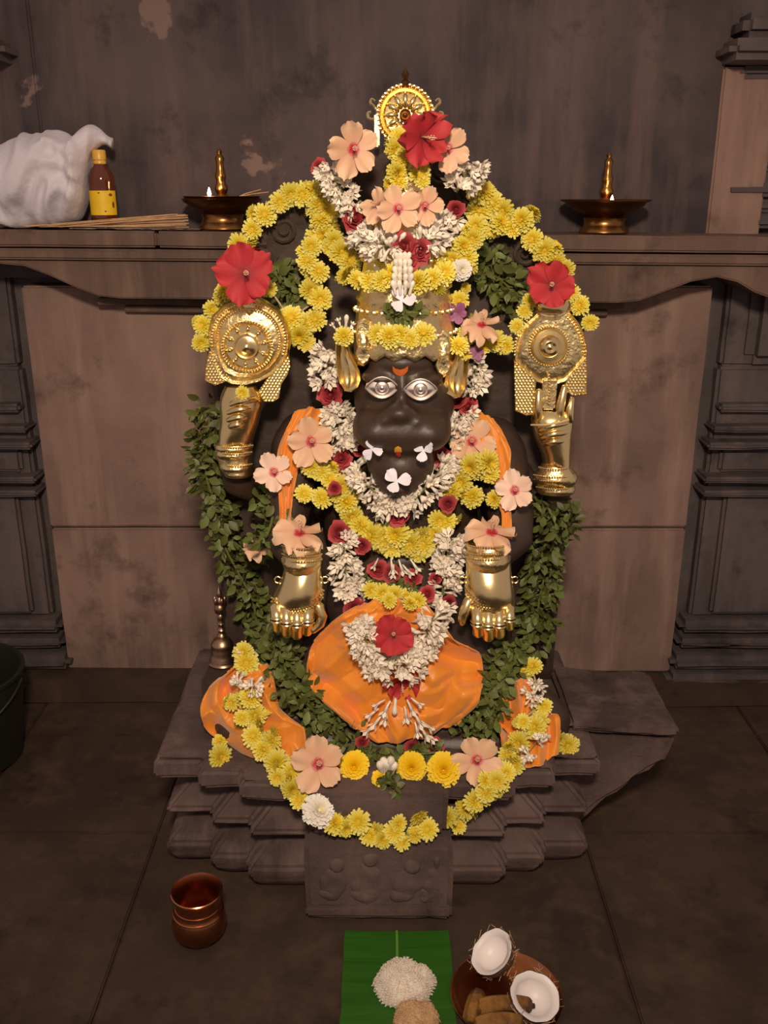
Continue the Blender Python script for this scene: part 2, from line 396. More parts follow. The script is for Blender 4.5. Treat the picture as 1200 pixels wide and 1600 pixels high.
# worn figures carved on the front block
for x, w_, h_ in ((-.10, .032, .05), (-.02, .042, .062), (.07, .036, .045), (.125, .022, .055)):
    c = MB().ell((x, 1.729-2.1, .105), w_, .010, h_, 20, 14).ell((x+.01, 1.728-2.1, .11+h_), w_*.5, .009, .018, 12, 8).ell((x-.015, 1.728-2.1, .075), w_*.8, .010, .02, 14, 8)
    c.build('carved_figure', M_ped, ped, rough=.012)
slab_piece('carved_border', M_ped, ped, -.166, .172, 1.716-2.1, 1.73-2.1, .02, .05, .006, .003)
sp = tag(empty('stone_spout', (.62, 2.12, .2)), 'projecting stone drain spout at the pedestal side', 'spout')
MB().prism([(-.16, -.2), (.02, -.02), (.06, .0), (.10, .03), (.115, .06), (.115, .115), (-.16, .13)], -.10, .16).build('spout_block', M_ped, sp, bevel=.015, rough=.012, cuts=.05)
MB().prism([(-.16, .132), (.09, .117), (.115, .122), (.11, .145), (-.16, .16)], -.12, .17).build('spout_lip', M_ped, sp, bevel=.01, rough=.008, cuts=.05)
# ---------------------------------------------------------------- arched back slab (part of the idol) and the idol body
idol = tag(empty('stone_idol', (.03, 2.15, .331)), 'seated black stone lion-faced deity idol under garlands', 'idol')
IO = Vector(idol.location)
so = [(345, 1012), (345, 900), (340, 760), (338, 640), (325, 560), (324, 505), (340, 450), (374, 385), (415, 337), (470, 300), (520, 262), (565, 238), (630, 222), (695, 240),
      (745, 275), (800, 322), (850, 375), (893, 430), (915, 505), (908, 560), (884, 640), (882, 760), (876, 900), (866, 1012)]
YS = 2.27
pts = [P(a, b, YS)-IO for a, b in so]
pts[0].z = pts[-1].z = 0
n = len(pts)
mb = MB().pillow([(p.x, YS-IO.y, p.z) for p in pts], [(1, 0), (.97, .014), (.9, .012), (.86, .002), (.5, .0)], back=.09)
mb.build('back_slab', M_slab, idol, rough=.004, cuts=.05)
# flame-curl relief along the arch
for k in range(2, n-2):
    if k in (11, 12): continue
    p = P(so[k][0]+(630-so[k][0])*.14, so[k][1]+(700-so[k][1])*.06, YS-.004)-IO
    sgn = 1 if p.x < 0 else -1
    sp_pts = []
    for i in range(22):
        a = i*.55; r = .034*(1-i/26)
        sp_pts.append(p+Vector((sgn*math.cos(a+1.2)*r, -.006, math.sin(a+1.2)*r)))
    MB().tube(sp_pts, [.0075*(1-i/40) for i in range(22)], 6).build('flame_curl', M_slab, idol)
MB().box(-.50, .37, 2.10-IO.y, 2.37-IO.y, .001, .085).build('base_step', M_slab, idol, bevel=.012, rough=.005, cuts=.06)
body = MB()
def E(px, py, Y, rx, rz, ry, nu=24, nv=16):
    s = S(py, Y); body.ell(P(px, py, Y)-IO, rx*s, ry, rz*s, nu, nv)
def C(pts, rad, n=14):
    body.capsule([P(a, b, c)-IO for a, b, c in pts], rad, n)
E(625, 800, 2.19, 122, 150, .125); E(620, 935, 2.15, 112, 100, .15); E(625, 745, 2.14, 66, 60, .10)
E(478, 695, 2.19, 48, 55, .085); E(770, 705, 2.19, 46, 55, .085); E(622, 690, 2.2, 150, 60, .08)
C([(468, 700, 2.18), (448, 800, 2.13), (445, 840, 2.08), (470, 868, 2.02)], [.07, .058, .052, .047])
C([(778, 710, 2.18), (798, 800, 2.13), (800, 840, 2.08), (765, 868, 2.02)], [.07, .058, .052, .047])
C([(480, 690, 2.23), (405, 770, 2.22), (372, 752, 2.17), (368, 722, 2.15)], [.055, .045, .04, .036])
C([(770, 700, 2.23), (845, 800, 2.22), (868, 785, 2.17), (866, 755, 2.15)], [.055, .045, .04, .036])
C([(560, 1020, 2.10), (470, 1070, 2.06), (375, 1120, 2.03)], [.10, .09, .075]); C([(690, 1020, 2.10), (770, 1075, 2.06), (845, 1125, 2.04)], [.10, .09, .075])
C([(375, 1135, 2.0), (500, 1160, 1.965), (630, 1165, 1.97)], [.062, .055, .05]); C([(840, 1140, 2.02), (740, 1165, 1.98), (600, 1170, 1.985)], [.062, .055, .05])
E(620, 1090, 2.06, 150, 70, .10)
# lion head
E(632, 618, 2.13, 80, 84, .125); E(628, 665, 2.06, 78, 46, .105); E(588, 668, 2.04, 38, 34, .085); E(668, 670, 2.04, 38, 34, .085)
E(626, 722, 2.065, 54, 44, .085); E(624, 645, 1.985, 24, 16, .035); E(597, 588, 2.045, 34, 12, .05); E(660, 590, 2.045, 34, 12, .05)
E(628, 610, 2.03, 14, 40, .04); E(628, 560, 2.08, 56, 26, .085); E(622, 752, 2.06, 40, 18, .08)
E(600, 655, 1.99, 16, 13, .03); E(652, 657, 1.99, 16, 13, .03)
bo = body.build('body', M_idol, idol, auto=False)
rm = bo.modifiers.new('r', 'REMESH'); rm.mode = 'VOXEL'; rm.voxel_size = .0075
sm = bo.modifiers.new('s', 'SMOOTH'); sm.iterations = 5; sm.factor = .5
dg = bpy.context.evaluated_depsgraph_get(); me2 = bpy.data.meshes.new_from_object(bo.evaluated_get(dg))
bo.modifiers.clear(); bo.data = me2
for p in me2.polygons: p.use_smooth = True
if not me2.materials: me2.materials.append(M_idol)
SURF = []
def collect():
    bpy.context.view_layer.update()
    V = []; T = []
    for o in bpy.data.objects:
        if o.type != 'MESH' or o.get('nosurf'): continue
        if o.parent and o.parent.name.startswith(('floor', 'trim')): continue
        n0 = len(V); mw = o.matrix_world
        V += [mw @ v.co for v in o.data.vertices]
        T += [tuple(i+n0 for i in p.vertices) for p in o.data.polygons]
    return BVHTree.FromPolygons(V, T)
bvh = collect()
CAMP = Vector((0, 0, CAMZ))
def hit(px, py, lift=0.0, Ymax=2.26, Ymin=None):
    d = D(px, py); h = bvh.ray_cast(CAMP, d)
    Y = h[0].y if h[0] is not None else Ymax
    Y = min(Y, Ymax)
    if Ymin: Y = max(Y, Ymin)
    return P(px, py, Y) - d.normalized()*lift
# silver eyes and paste marks: fixed to the face, so parts
def eye(cx, cy):
    n = 28; outl = []
    for k in range(n):
        a = 2*PI*k/n; c = math.cos(a); x = 25.5*c; y = 16.5*math.sin(a)*(1-abs(c)**2.2*.55)
        outl.append((cx+x, cy+y))
    o = hit(cx, cy, .016); s = S(cy, o.y)
    L = lambda q, dep: Vector(((q[0]-cx)*s, -dep, (cy-q[1])*s))
    base = o-IO
    e = MB().pillow([base+L(q, 0) for q in outl], [(1, .004), (.93, .006), (.86, .003), (.6, .006), (.2, .008)], back=.03).build('silver_eye', M_silver, idol)
    e['label'] = 'almond shaped silver eye'
    MB().tube([base+L(q, .006) for q in outl+outl[:1]], .0022, 6).build('eye_rim', M_silver, e)
    R = Matrix.Translation(base+Vector((0, -.006, 0))) @ Matrix.Rotation(PI/2, 4, 'X')
    MB().lathe([(.0155, -.004), (.0155, .001), (.014, .003), (.0125, .001), (.008, .003), (.0065, .0015), (.004, .004), (.0002, .005)], 24, R).build('iris', M_silver, e)
eye(597, 605); eye(657, 608)
def paste(name, outl, m, lift=.0015):
    c = sum(a for a, b in outl)/len(outl), sum(b for a, b in outl)/len(outl)
    MB().pillow([hit(a, b, lift)-IO for a, b in outl], [(1, .0008), (.8, .002)], back=.002).build(name, m, idol)
paste('tilak_mark', [(613, 572), (618, 576), (625, 578), (632, 576), (638, 572), (637, 580), (631, 586), (625, 588), (618, 585), (614, 580)], M_tilak)
paste('tilak_mark', [(617, 700), (622, 697), (627, 700), (628, 706), (625, 709), (619, 709), (616, 706)], M_tilaky)
paste('tilak_mark', [(618, 706), (626, 706), (627, 712), (623, 716), (619, 712)], M_tilakr, .003)
# ---------------------------------------------------------------- gold headdress, ears, wheel
hd = tag(empty('gold_headdress', P(631, 540, 2.115)), 'tall gold headdress with scalloped rim on the idol head', 'headdress')
HO = Vector(hd.location); hs_ = S(540, 2.0)
prof = [(.113, 0), (.118, .012), (.112, .022), (.114, .05), (.108, .06), (.104, .10), (.108, .106), (.102, .115), (.096, .15), (.10, .156), (.092, .165), (.084, .21), (.088, .216),
        (.078, .225), (.066, .28), (.07, .287), (.06, .295), (.045, .35), (.05, .357), (.036, .365), (.026, .40), (.03, .41), (.018, .425), (.002, .44)]
nn = 64; vs = []; fs = []
for j, (r, z) in enumerate(prof):
    for k in range(nn):
        a = 2*PI*k/nn; side = abs(math.cos(a)); back = max(0, math.sin(a))
        drop = (.05*side**6 + .012 - .006*math.cos(a*16))*(1-min(1, z/.06)) if z < .06 else 0
        fl = 1+.012*math.cos(a*16)*(z > .02)
        vs.append((r*fl*math.cos(a), r*1.05*fl*math.sin(a), z-drop-.0))
for j in range(len(prof)-1):
    for k in range(nn):
        k2 = (k+1) % nn; fs.append((j*nn+k, j*nn+k2, (j+1)*nn+k2, (j+1)*nn+k))
MB().add(vs, fs).build('gold_cone', M_goldr, hd, auto=False)
for zz, rr in ((.036, .118), (.083, .110), (.135, .102), (.19, .092)):
    b = MB()
    for k in range(34):
        a = 2*PI*k/34; b.ell((rr*math.cos(a), rr*1.05*math.sin(a), zz), .0055, .0055, .0055, 6, 4)
    b.build('bead_row', M_gold, hd)
for sx, (tx, ty) in ((-1, (568, 548)), (1, (692, 566))):
    q = [(0, -45), (10, -40), (13, -20), (10, 0), (13, 12), (8, 24), (0, 30), (-8, 24), (-13, 12), (-10, 0), (-12, -20), (-9, -40)]
    Y0 = 2.035
    MB().pillow([P(tx+a-sx*0, ty+b-6, Y0)-HO for a, b in q], [(1, .004), (.85, .010), (.6, .008), (.3, .014)], back=.02).build('side_pendant', M_goldr, hd)
def ear(cx, cy, sx, label):
    o = empty('gold_ear', P(cx, cy, 2.07)); tag(o, label, 'ear ornament', 'gold leaf-shaped ears'); OO = Vector(o.location)
    q = [(-14, -70), (-4, -72), (2, -60), (6, -45), (14, -30), (22, -14), (24, 2), (19, 14), (8, 20), (-3, 18), (-10, 6), (-14, -10), (-16, -30), (-17, -50)]
    q = [(sx*a, b) for a, b in q]
    MB().pillow([P(cx+a, cy+b, 2.07)-OO for a, b in q], [(1, .006), (.93, .012), (.8, .004), (.55, -.002), (.2, .0)], back=.012).build('ear_shell', M_gold, o)
    mid = [P(cx+sx*a, cy+b, 2.062)-OO for a, b in ((-6, -60), (-4, -40), (2, -20), (5, 0), (3, 12))]
    MB().tube(catmull(mid), .0035, 6).build('ear_ridge', M_gold, o)
ear(541, 592, 1, 'gold ear ornament at the left of the idol face, mum on its tip')
ear(716, 602, -1, 'gold ear ornament at the right of the idol face, narrow twin ridges')
# ---- wheel finial
wf = tag(empty('gold_wheel_finial', P(633, 180, 2.2)), 'round gold wheel finial with lotus petals at the very top of the idol', 'finial')
WO = Vector(wf.location); ws = S(180, 2.2)
RX = Matrix.Rotation(PI/2, 4, 'X')
MB().lathe([(41*ws, -.008), (42*ws, .002), (39*ws, .010), (36*ws, .004), (34*ws, .010), (31*ws, .003), (12*ws, -.001), (.001, 0)], 48, RX).build('wheel_rim', M_gold, wf)
for k in range(12):
    a = 2*PI*k/12; c = Vector((math.cos(a)*21*ws, -.002, math.sin(a)*21*ws))
    MB().ell((0, 0, 0), 11*ws, .009, 5.2*ws, 12, 8, Matrix.Translation(c) @ Matrix.Rotation(-a, 4, 'Y')).build('wheel_petal', M_gold, wf)
MB().lathe([(9*ws, -.002), (9*ws, .012), (7*ws, .014), (5*ws, .010), (.001, .014)], 24, RX).build('hub', M_brass, wf)
MB().lathe([(2*ws, 0), (6*ws, 6*ws), (7*ws, 10*ws), (3*ws, 14*ws), (5*ws, 18*ws), (6*ws, 21*ws), (2*ws, 27*ws), (.5*ws, 34*ws)], 16, Matrix.Translation((0, 0, 37*ws))).build('finial_tip', M_brassd, wf)
for sx in (-1, 1):
    MB().box(sx*44*ws-4*ws, sx*44*ws+4*ws, -.006, .006, -46*ws, 2*ws).build('frame_leg', M_gold, wf, bevel=.003)
    cp = [Vector((sx*(42+a)*ws, 0, b*ws)) for a, b in ((0, -2), (8, -6), (15, -4), (16, 3), (11, 4))]
    MB().tube(catmull(cp), .0035, 6).build('side_curl', M_gold, wf)
    cp = [Vector((sx*(42+a)*ws, 0, b*ws)) for a, b in ((0, 4), (6, 12), (12, 18), (10, 23), (5, 20))]
    MB().tube(catmull(cp), .003, 6).build('side_curl', M_gold, wf)
MB().lathe([(44*ws, -.012), (46*ws, 0), (44*ws, .004), (38*ws, -.006)], 48, RX, cap=False).build('outer_band', M_goldr, wf)
b = MB()
for k in range(40):
    a = 2*PI*k/40; b.ell((math.cos(a)*43.5*ws, -.004, math.sin(a)*43.5*ws), .0038, .0038, .0038, 6, 4)
b.build('bead_row', M_gold, wf)
# ---------------------------------------------------------------- gold hands
def inpoly(x, y, poly):
    c = False; j = len(poly)-1
    for i in range(len(poly)):
        if (poly[i][1] > y) != (poly[j][1] > y) and x < (poly[j][0]-poly[i][0])*(y-poly[i][1])/(poly[j][1]-poly[i][1])+poly[i][0]: c = not c
        j = i
    return c
def cr4(a, b, c, d, t): return .5*((2*b)+(c-a)*t+(2*a-5*b+4*c-d)*t*t+(3*b-a-3*c+d)*t**3)
def loft(rows, Y, OO, bulge, nseg=18, back=.012):
    """front-convex shell closed at the back; rows = (py, x0, x1, depth factor)"""
    vs = []; fs = []; R4 = []
    for i in range(len(rows)-1):
        for k in range(3): R4.append(tuple(cr4(rows[max(i-1, 0)][c], rows[i][c], rows[i+1][c], rows[min(i+2, len(rows)-1)][c], k/3) for c in range(4)))
    R4.append(rows[-1]); rows = R4
    for py, x0, x1, d in rows:
        for k in range(nseg):
            a = 2*PI*k/nseg; cx = (x0+x1)/2; hw = (x1-x0)/2
            s = math.sin(a); dep = bulge*d*(s if s > 0 else s*.45)
            vs.append(P(cx+hw*math.cos(a), py, Y)-OO+Vector((0, -dep, 0)))
    m = len(rows)
    for i in range(m-1):
        for k in range(nseg):
            k2 = (k+1) % nseg; fs.append((i*nseg+k, i*nseg+k2, (i+1)*nseg+k2, (i+1)*nseg+k))
    fs.append(tuple(range(nseg))); fs.append(tuple((m-1)*nseg+k for k in range(nseg)))
    return MB().add(vs, fs)
def wing(o, OO, poly, Y, name='wing'):
    wg = MB().pillow([P(a, b, Y)-OO for a, b in poly], [(1, .003), (.95, .006), (.9, .003)], back=.006).build(name, M_gold, o)
    b = MB(); x0 = min(a for a, _ in poly); x1 = max(a for a, _ in poly); y0 = min(c for _, c in poly); y1 = max(c for _, c in poly)
    j = 0; y = y0+3; s = S((y0+y1)/2, Y)
    while y < y1:
        x = x0+3+(j % 2)*2.6
        while x < x1:
            if inpoly(x, y, poly) and inpoly(x+1.5, y+1.5, poly) and inpoly(x-1.5, y-1.5, poly): b.ell(P(x, y, Y-.004)-OO, 2.0*s, 2.2*s, 2.0*s, 6, 4)
            x += 5.2
        y += 4.4; j += 1
    b.build('stud', M_gold, wg); return wg
def beads(o, OO, pts, r, name='bead_row', step=None):
    b = MB(); L = resample(catmull(pts, 8), step or r*2.1)
    for p in L: b.ell(p-OO, r, r, r, 6, 4)
    return b.build(name, M_gold, o)
def circ(cx, cy, rx, ry, Y, n=28, a0=0, a1=2*PI):
    return [P(cx+rx*math.cos(a0+(a1-a0)*k/n), cy+ry*math.sin(a0+(a1-a0)*k/n), Y) for k in range(n+1)]
# left raised hand with discus
Y = 2.13
h1 = tag(empty('gold_discus_hand', P(366, 740, Y)), 'gold raised hand with wide round discus under a red hibiscus, left of the idol', 'gold hand')
O1 = Vector(h1.location)
dsc = [(328+0, 540), (326, 515), (333, 492), (348, 478), (368, 470), (380, 462), (392, 460), (405, 464), (418, 472), (436, 484), (449, 503), (455, 530), (452, 552), (442, 570), (428, 585), (408, 596), (385, 602), (362, 600), (344, 590), (333, 568)]
MB().pillow([P(a, b, Y)-O1 for a, b in dsc], [(1, .006), (.96, .016), (.9, .012), (.8, .018), (.72, .012), (.55, .018)], back=.012).build('disc_plate', M_goldr, h1)
cxy = P(386, 541, Y-.016)-O1; ds = S(541, Y)
MB().lathe([(38*ds, -.01), (38*ds, .004), (35*ds, .008), (32*ds, .003), (21*ds, .003), (20*ds, .012), (18*ds, .014), (16*ds, .008), (10*ds, .010), (6*ds, .016), (.0005, .02)], 40, Matrix.Translation(cxy) @ RX).build('boss', M_gold, h1)
for k in range(10):
    a = 2*PI*k/10+.2
    MB().ell((0, 0, 0), 5.2*ds, .008, 3.6*ds, 10, 6, Matrix.Translation(cxy+Vector((math.cos(a)*27*ds, -.004, math.sin(a)*27*ds))) @ Matrix.Rotation(-a, 4, 'Y')).build('lobe', M_gold, h1)
beads(h1, O1, circ(386, 541, 39, 39, Y-.022), .0032)
beads(h1, O1, circ(388, 532, 58, 58, Y-.018, 28, PI*.95, PI*2.15), .0034)
beads(h1, O1, circ(388, 532, 49, 49, Y-.022, 28, PI*1.0, PI*2.1), .0028)
for dx, dy, r in ((0, 0, 17), ):
    MB().pillow([P(390+a, 476+b, Y-.012)-O1 for a, b in ((0, -17), (17, 0), (0, 19), (-17, 0))], [(1, .004), (.8, .010), (.65, .005), (.4, .006)], back=.008).build('diamond_crest', M_gold, h1)
wing(h1, O1, [(326, 548), (338, 556), (352, 576), (362, 590), (350, 598), (336, 602), (320, 594), (321, 575)], Y-.01)
wing(h1, O1, [(452, 553), (455, 570), (450, 585), (440, 600), (436, 622), (428, 628), (412, 628), (402, 612), (418, 590), (438, 570)], Y-.012)
loft([(603, 352, 400, .6), (615, 346, 408, .9), (630, 343, 411, 1), (645, 344, 408, 1.0), (660, 344, 404, .95), (675, 342, 399, .9), (690, 341, 395, .8), (700, 341, 392, .75)], Y-.005, O1, .045, 22).build('fist', M_gold, h1)
for k, (a, b, c, d) in enumerate(((356, 634, 398, 624), (354, 646, 394, 639), (355, 657, 388, 653), (358, 667, 382, 665))):
    pp = [P(a, b, Y-.028), P((a*2+c)/3, (b*2+d)/3-2, Y-.05), P((a+2*c)/3, (b+2*d)/3-2, Y-.05), P(c, d, Y-.026)]
    MB().capsule([q-O1 for q in catmull(pp, 4)], [.0088]*13, 10).build('finger', M_gold, h1)
loft([(692, 336, 394, .9), (697, 335, 396, 1), (702, 337, 395, .92), (707, 336, 396, 1), (712, 338, 395, .9), (722, 342, 395, .9), (727, 343, 396, 1), (732, 345, 395, .92), (738, 350, 394, .95), (742, 352, 394, .8)], Y-.005, O1, .042, 26).build('wrist_band', M_goldr, h1)
for yy, xa, xb in ((699, 336, 395), (709, 337, 395), (728, 344, 395)):
    beads(h1, O1, [P(xa, yy-3, Y-.012), P(xa*.75+xb*.25, yy, Y-.042), P((xa+xb)/2, yy+1, Y-.05), P(xa*.25+xb*.75, yy, Y-.042), P(xb, yy-3, Y-.012)], .0028)
# right raised hand with conch crest
h2 = tag(empty('gold_conch_hand', P(866, 768, Y)), 'gold raised hand with tall bell-shaped plate under a red hibiscus, right of the idol', 'gold hand')
O2 = Vector(h2.location)
arch = [(838, 486), (836, 474), (848, 468), (866, 466), (882, 469), (891, 475), (889, 487), (902, 502), (912, 522), (917, 545), (915, 562), (900, 580), (882, 596), (858, 604), (834, 596), (816, 580), (802, 562), (800, 545), (806, 522), (820, 502)]
MB().pillow([P(a, b, Y)-O2 for a, b in arch], [(1, .006), (.96, .016), (.9, .012), (.78, .02), (.6, .018), (.4, .02)], back=.012).build('arch_plate', M_goldr, h2)
cxy = P(858, 541, Y-.02)-O2
MB().lathe([(30*ds, -.01), (30*ds, .004), (27*ds, .008), (24*ds, .003), (18*ds, .004), (15*ds, .014), (9*ds, .018), (5*ds, .014), (.0005, .018)], 40, Matrix.Translation(cxy) @ RX).build('boss', M_gold, h2)
beads(h2, O2, circ(858, 541, 31, 31, Y-.024), .003)
beads(h2, O2, [P(a, b, Y-.016) for a, b in ((804, 555), (806, 530), (818, 508), (832, 492))], .0036)
beads(h2, O2, [P(a, b, Y-.016) for a, b in ((914, 555), (910, 530), (900, 508), (887, 492))], .0036)
beads(h2, O2, [P(a, b, Y-.02) for a, b in ((866, 490), (868, 500), (868, 512))], .003)
loft([(470, 838, 890, .8), (476, 836, 891, 1), (482, 838, 889, 1), (487, 840, 887, .9)], Y-.012, O2, .022).build('plate_cap', M_gold, h2)
wing(h2, O2, [(802, 562), (820, 580), (838, 594), (836, 615), (834, 648), (822, 650), (804, 642), (803, 600)], Y-.012)
wing(h2, O2, [(916, 556), (917, 585), (916, 616), (892, 618), (878, 606), (888, 588), (902, 572)], Y-.012)
MB().prism([((a-858)*ds, (604-b)*ds) for a, b in ((846, 590), (870, 590), (868, 640), (848, 640))], -.012, .012, Matrix.Translation(P(858, 604, Y-.01)-O2)).build('pillar_crest', M_goldr, h2, bevel=.004)
beads(h2, O2, [P(858, b, Y-.028) for b in (586, 600, 615, 632)], .0032)
for a, b, c, d in ((842, 652, 842, 612), (874, 652, 882, 606), (890, 655, 893, 625)):
    MB().capsule([P(a, b, Y-.028)-O2, P((a+c)/2-1, (b+d)/2, Y-.034)-O2, P(c, d, Y-.024)-O2], [.0105, .010, .008], 10).build('finger', M_gold, h2)
loft([(640, 836, 896, .6), (652, 830, 896, .9), (665, 831, 896, 1), (680, 834, 894, 1), (695, 840, 893, .95), (710, 846, 892, .9), (728, 849, 892, .8)], Y-.005, O2, .045, 22).build('palm', M_gold, h2)
for k, (a, b, c, d) in enumerate(((846, 672, 884, 660), (848, 684, 884, 675), (852, 694, 880, 688))):
    pp = [P(a, b, Y-.034), P((a*2+c)/3, (b*2+d)/3-1, Y-.05), P((a+2*c)/3, (b+2*d)/3-1, Y-.05), P(c, d, Y-.034)]
    MB().capsule([q-O2 for q in catmull(pp, 4)], [.0082]*13, 10).build('finger', M_gold, h2)
loft([(724, 846, 890, .8), (730, 842, 894, .9), (738, 835, 901, 1), (744, 833, 903, 1.05), (750, 834, 902, 1), (756, 838, 898, .9), (762, 837, 899, .95), (768, 838, 898, .85)], Y-.005, O2, .045, 26).build('wrist_band', M_goldr, h2)
for yy, xa, xb in ((733, 842, 893), (745, 834, 902), (752, 835, 901), (764, 838, 898)):
    beads(h2, O2, [P(xa, yy-3, Y-.012), P(xa*.75+xb*.25, yy, Y-.046), P((xa+xb)/2, yy+1, Y-.054), P(xa*.25+xb*.75, yy, Y-.046), P(xb, yy-3, Y-.012)], .0028)
MB().tube(catmull([P(a, b, c)-O2 for a, b, c in ((830, 664, Y-.02), (850, 664, Y-.056), (875, 660, Y-.056), (896, 654, Y-.02))]), .0025, 6).build('thread', M_thread, h2)
MB().tube(catmull([P(a, b, c)-O2 for a, b, c in ((838, 486, Y-.01), (852, 493, Y-.04), (872, 493, Y-.04), (889, 486, Y-.01))]), .0022, 6).build('thread', M_thread, h2)
# lowered hands
def low_hand(name, label, rows, fingers, thumb, cuff, bandp, Yh):
    o = tag(empty(name, P((cuff[0]+cuff[1])/2, 1000, Yh)), label, 'gold hand'); OO = Vector(o.location)
    loft(rows, Yh, OO, .055, 28).build('hand_back', M_gold, o)
    a, b, y0, y1 = cuff; m = (y1-y0)/6
    loft([(y0, a+2, b-2, .92), (y0+m, a, b, 1), (y0+2*m, a+2, b-2, .95), (y0+3*m, a+1, b-1, 1.02), (y0+4*m, a-1, b+1, 1.06), (y0+5*m, a+1, b-1, 1), (y1, a+3, b-3, .9)], Yh, OO, .056, 30).build('cuff', M_goldr, o)
    for q in (1.4, 3.4, 4.6):
        yy = y0+q*m
        beads(o, OO, [P(a, yy-4, Yh-.01), P(a*.8+b*.2, yy, Yh-.045), P((a+b)/2, yy+1, Yh-.062), P(a*.2+b*.8, yy, Yh-.045), P(b, yy-4, Yh-.01)], .003)
    for off, rr in ((0, .0036), (6, .003), (11, .0034)):
        beads(o, OO, [P(x, y+off, Yh-d) for x, y, d in bandp], rr)
    for (x0, y0, x1, y1, r) in fingers:
        fp = catmull([P(x0, y0, Yh-.038)-OO, P(x0*.6+x1*.4, y0*.6+y1*.4, Yh-.056)-OO, P(x0*.3+x1*.7, y0*.3+y1*.7, Yh-.052)-OO, P(x1, y1, Yh-.032)-OO], 4)
        f = MB().capsule(fp, [r*(1-.2*i/12+.05*math.cos(i*1.05)) for i in range(13)], 14).build('finger', M_gold, o)
        yc = (y0*.45+y1*.55); xc = x0*.45+x1*.55
        for dy in (-3, 2):
            MB().lathe([(r*1.02, -.002), (r*1.1, 0), (r*1.02, .002)], 14, Matrix.Translation(P(xc, yc+dy, Yh-.056)-OO), cap=False).build('ring', M_gold, f)
    f = MB().capsule([P(*q, Yh-e)-OO for q, e in thumb], [.013, .0125, .0115, .009][:len(thumb)], 12).build('thumb', M_gold, o)
    for s_ in (-1, 1):
        xx = (rows[2][1] if s_ < 0 else rows[2][2])+s_*4; yy = rows[2][0]
        MB().tube([P(xx+5*math.cos(t*.7)*1, yy+5*math.sin(t*.7), Yh)-OO for t in range(9)], .0018, 5).build('tie_ring', M_gold, o)
    return o
low_hand('gold_lowered_hand', 'gold lowered hand at the left of the lap, slim tapered fingers',
         [(880, 446, 502, .62), (892, 443, 502, .86), (906, 438, 504, 1.05), (922, 431, 507, 1.13), (940, 424, 508, 1.04), (958, 421, 507, .78)],
         ((431, 950, 434, 981, .0150), (447, 952, 449, 988, .0165), (464, 954, 464, 991, .0165), (481, 952, 480, 986, .0155)),
         (((498, 948), .03), ((504, 962), .035), ((500, 975), .035), ((490, 984), .04)),
         (441, 503, 848, 886), [(424, 934, .02), (440, 942, .045), (463, 946, .058), (488, 938, .048), (505, 922, .02)], 2.0)
low_hand('gold_lowered_hand', 'gold lowered hand at the right of the lap, thumb held apart',
         [(878, 728, 798, .62), (892, 728, 799, .86), (906, 726, 801, 1.05), (922, 726, 803, 1.13), (940, 728, 804, 1.04), (958, 732, 803, .78)],
         ((746, 954, 747, 988, .0165), (763, 956, 763, 994, .017), (780, 956, 780, 990, .0165), (796, 952, 796, 978, .0140)),
         (((732, 940), .03), ((727, 952), .038), ((723, 964), .038), ((722, 972), .034)),
         (728, 797, 846, 882), [(728, 918, .02), (742, 934, .045), (764, 940, .058), (786, 934, .048), (800, 916, .02)], 2.0)
